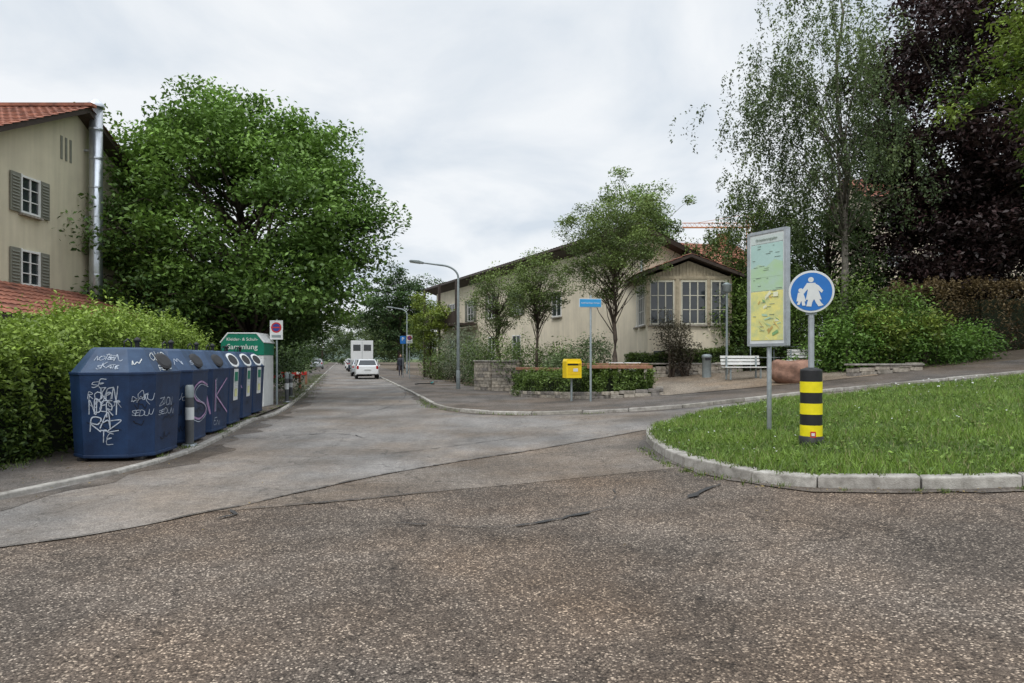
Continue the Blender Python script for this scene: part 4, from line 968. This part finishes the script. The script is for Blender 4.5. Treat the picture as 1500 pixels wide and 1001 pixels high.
tree('birch_tree',(13.3,27.5,h(13.3,27.5)),(12.3,27.5,11.6),(3.7,3.0,5.6),170,230,.5,.12,(.065,.1,.04),(.23,.3,.11),71,trunk_r=.17,bark=M_barkl,inner=.2,lump=.24,strand=1.7,fork=.35,nbr=55,trunktop=(13.2,27.5,17.5),brs=.25,aspect=.55)
tree('birch_tree',(11.2,30,h(11.2,30)),(10.9,30,6.2),(2.7,2.3,3.4),150,190,.4,.13,(.045,.08,.02),(.19,.27,.06),72,trunk_r=.12,bark=M_bark,inner=.3,strand=1.0,nbr=40,brs=.25)
tree('copper_beech_tree',(20.0,31,h(20,31)),(21.0,31,11.6),(5.5,4.2,8.2),400,200,.62,.23,(.014,.009,.010),(.07,.036,.036),81,trunk_r=.45,inner=.35,lump=.12,mt=M_leafd,jit=.3,nbr=70,
     extra=[((19.0,30,6.5),(2.6,2.2,3.0),60),((22,29.5,8.5),(3,2.5,3),60)])
tree('maple_tree',(18.6,19.5,h(18,19)),(16.7,19.5,10.0),(2.7,2.4,2.9),130,180,.42,.15,(.05,.1,.014),(.26,.34,.05),82,trunk_r=.25,inner=.35,lump=.22)
tree('maple_tree',(15.3,33,h(15,33)),(15.2,33,6.4),(2.9,2.5,3.8),120,150,.45,.17,(.022,.045,.012),(.11,.18,.04),83,trunk_r=.2)
shrub('shrub',[(9.7,28,3.0,1.2,1,2.0),(11,27.2,2.8,1.5,1.2,1.6),(12.8,26.4,2.8,1.5,1.2,1.8),(14.4,26.2,2.6,1.5,1.2,1.5),(11,30,3.4,2,1.5,2.4)],36000,.13,(.025,.06,.012),(.16,.25,.045),lump=.26)
shrub('shrub',[(12.6,24.9,2.0,1.0,.8,1.2),(14.2,25.0,2.1,1.1,.9,1.3),(15.8,25.4,2.0,1.1,.9,1.1),(11.6,25.3,1.8,.8,.8,1.0),(17.2,26.2,1.8,1.2,.9,.9)],26000,.12,(.035,.09,.016),(.19,.34,.055),lump=.34)
shrub('lilac_shrub',[(13.4,24.7,2.5,.7,.6,.8),(15.0,24.9,2.6,.6,.5,.7)],7000,.14,(.06,.11,.015),(.27,.34,.06),lump=.4)
hedge('beech_hedge',[(15.6,28,.8,2.9,1.6),(19,28.2,.8,3.0,1.7),(25,29.5,.8,3.2,1.8)],22000,.11,(.07,.045,.022),(.26,.19,.09),.15,shoots=300)
shrub('shrub_row',[(17,31,3.2,2.5,2,2.6),(21,31.5,3,3,2,2.5),(25,32,3.5,3,2,2.5)],14000,.16,(.02,.04,.012),(.09,.14,.04))
E=[(x,260+rng.uniform(-10,10),4,11,8,rng.uniform(6,10)) for x in range(-120,30,13)]
shrub('distant_trees',E,18000,1.2,(.04,.065,.035),(.13,.19,.1),stems=False)
mb=MB(); vs=[];nx=60
for i in range(nx+1):
    x=-900+1800*i/nx
    for j,(yy,zz) in enumerate(((900,0),(980,1),(1150,.8),(1300,0))): vs.append((x,yy,zz*(22+9*math.sin(x*.006)+5*math.sin(x*.02))))
mb.add(vs,[(i*4+j,i*4+j+1,i*4+j+5,i*4+j+4) for i in range(nx) for j in range(3)],mat('hill_forest',(.08,.11,.09),1,.4,.02))
mb.build('hill')

# ================================================================ WORLD / LIGHT / CAMERA
w=bpy.data.worlds.new('World'); sc.world=w; w.use_nodes=True; nt=w.node_tree; N=nt.nodes; L=nt.links
bg=N['Background']; bg.inputs['Strength'].default_value=.1
sky=N.new('ShaderNodeTexSky'); sky.sky_type='NISHITA'; sky.sun_disc=False; sky.sun_elevation=R(48); sky.sun_rotation=R(200)
tc=N.new('ShaderNodeTexCoord'); sx=N.new('ShaderNodeSeparateXYZ'); L.new(tc.outputs['Generated'],sx.inputs[0])
ad=N.new('ShaderNodeMath'); ad.operation='ADD'; ad.inputs[1].default_value=.22; L.new(sx.outputs['Z'],ad.inputs[0])
mxx=N.new('ShaderNodeMath'); mxx.operation='MAXIMUM'; mxx.inputs[1].default_value=.1; L.new(ad.outputs[0],mxx.inputs[0])
dv=N.new('ShaderNodeVectorMath'); dv.operation='DIVIDE'; L.new(tc.outputs['Generated'],dv.inputs[0])
cb=N.new('ShaderNodeCombineXYZ'); 
for k in range(3): L.new(mxx.outputs[0],cb.inputs[k])
L.new(cb.outputs[0],dv.inputs[1])
nz=N.new('ShaderNodeTexNoise'); nz.inputs['Scale'].default_value=1.7; nz.inputs['Detail'].default_value=8; nz.inputs['Roughness'].default_value=.52; nz.inputs['Distortion'].default_value=.35; L.new(dv.outputs[0],nz.inputs['Vector'])
rp=N.new('ShaderNodeValToRGB'); rp.color_ramp.elements[0].position=.36; rp.color_ramp.elements[1].position=.58
rp.color_ramp.elements[0].color=(.70,.77,.85,1); rp.color_ramp.elements[1].color=(.93,.96,.99,1); L.new(nz.outputs['Fac'],rp.inputs['Fac'])
mr=N.new('ShaderNodeMapRange'); mr.interpolation_type='SMOOTHSTEP'; mr.inputs['From Min'].default_value=.45; mr.inputs['From Max'].default_value=1; mr.inputs['To Min'].default_value=10; mr.inputs['To Max'].default_value=25
L.new(sx.outputs['Z'],mr.inputs['Value'])
vs_=N.new('ShaderNodeVectorMath'); vs_.operation='SCALE'; L.new(rp.outputs[0],vs_.inputs[0]); L.new(mr.outputs[0],vs_.inputs['Scale'])
mix=N.new('ShaderNodeMix'); mix.data_type='RGBA'; mix.inputs[0].default_value=.95; L.new(sky.outputs[0],mix.inputs[6]); L.new(vs_.outputs[0],mix.inputs[7]); L.new(mix.outputs[2],bg.inputs['Color'])
sun=bpy.data.lights.new('sun','SUN'); sun.energy=1.2; sun.angle=R(18); sun.color=(1,.95,.87); so=bpy.data.objects.new('sun',sun); col.objects.link(so)
az=R(200); el=R(48); d=Vector((math.sin(az)*math.cos(el),math.cos(az)*math.cos(el),math.sin(el)))
so.rotation_euler=d.to_track_quat('Z','Y').to_euler()
cam=bpy.data.cameras.new('camera'); cam.sensor_width=36; cam.lens=24; cam.shift_y=.0163; cam.clip_end=6000
co=bpy.data.objects.new('camera',cam); col.objects.link(co); co.location=(0,0,1.6); co.rotation_euler=(R(90),0,0); sc.camera=co
sc.view_settings.view_transform='Standard'; sc.view_settings.look='None'; sc.view_settings.exposure=0
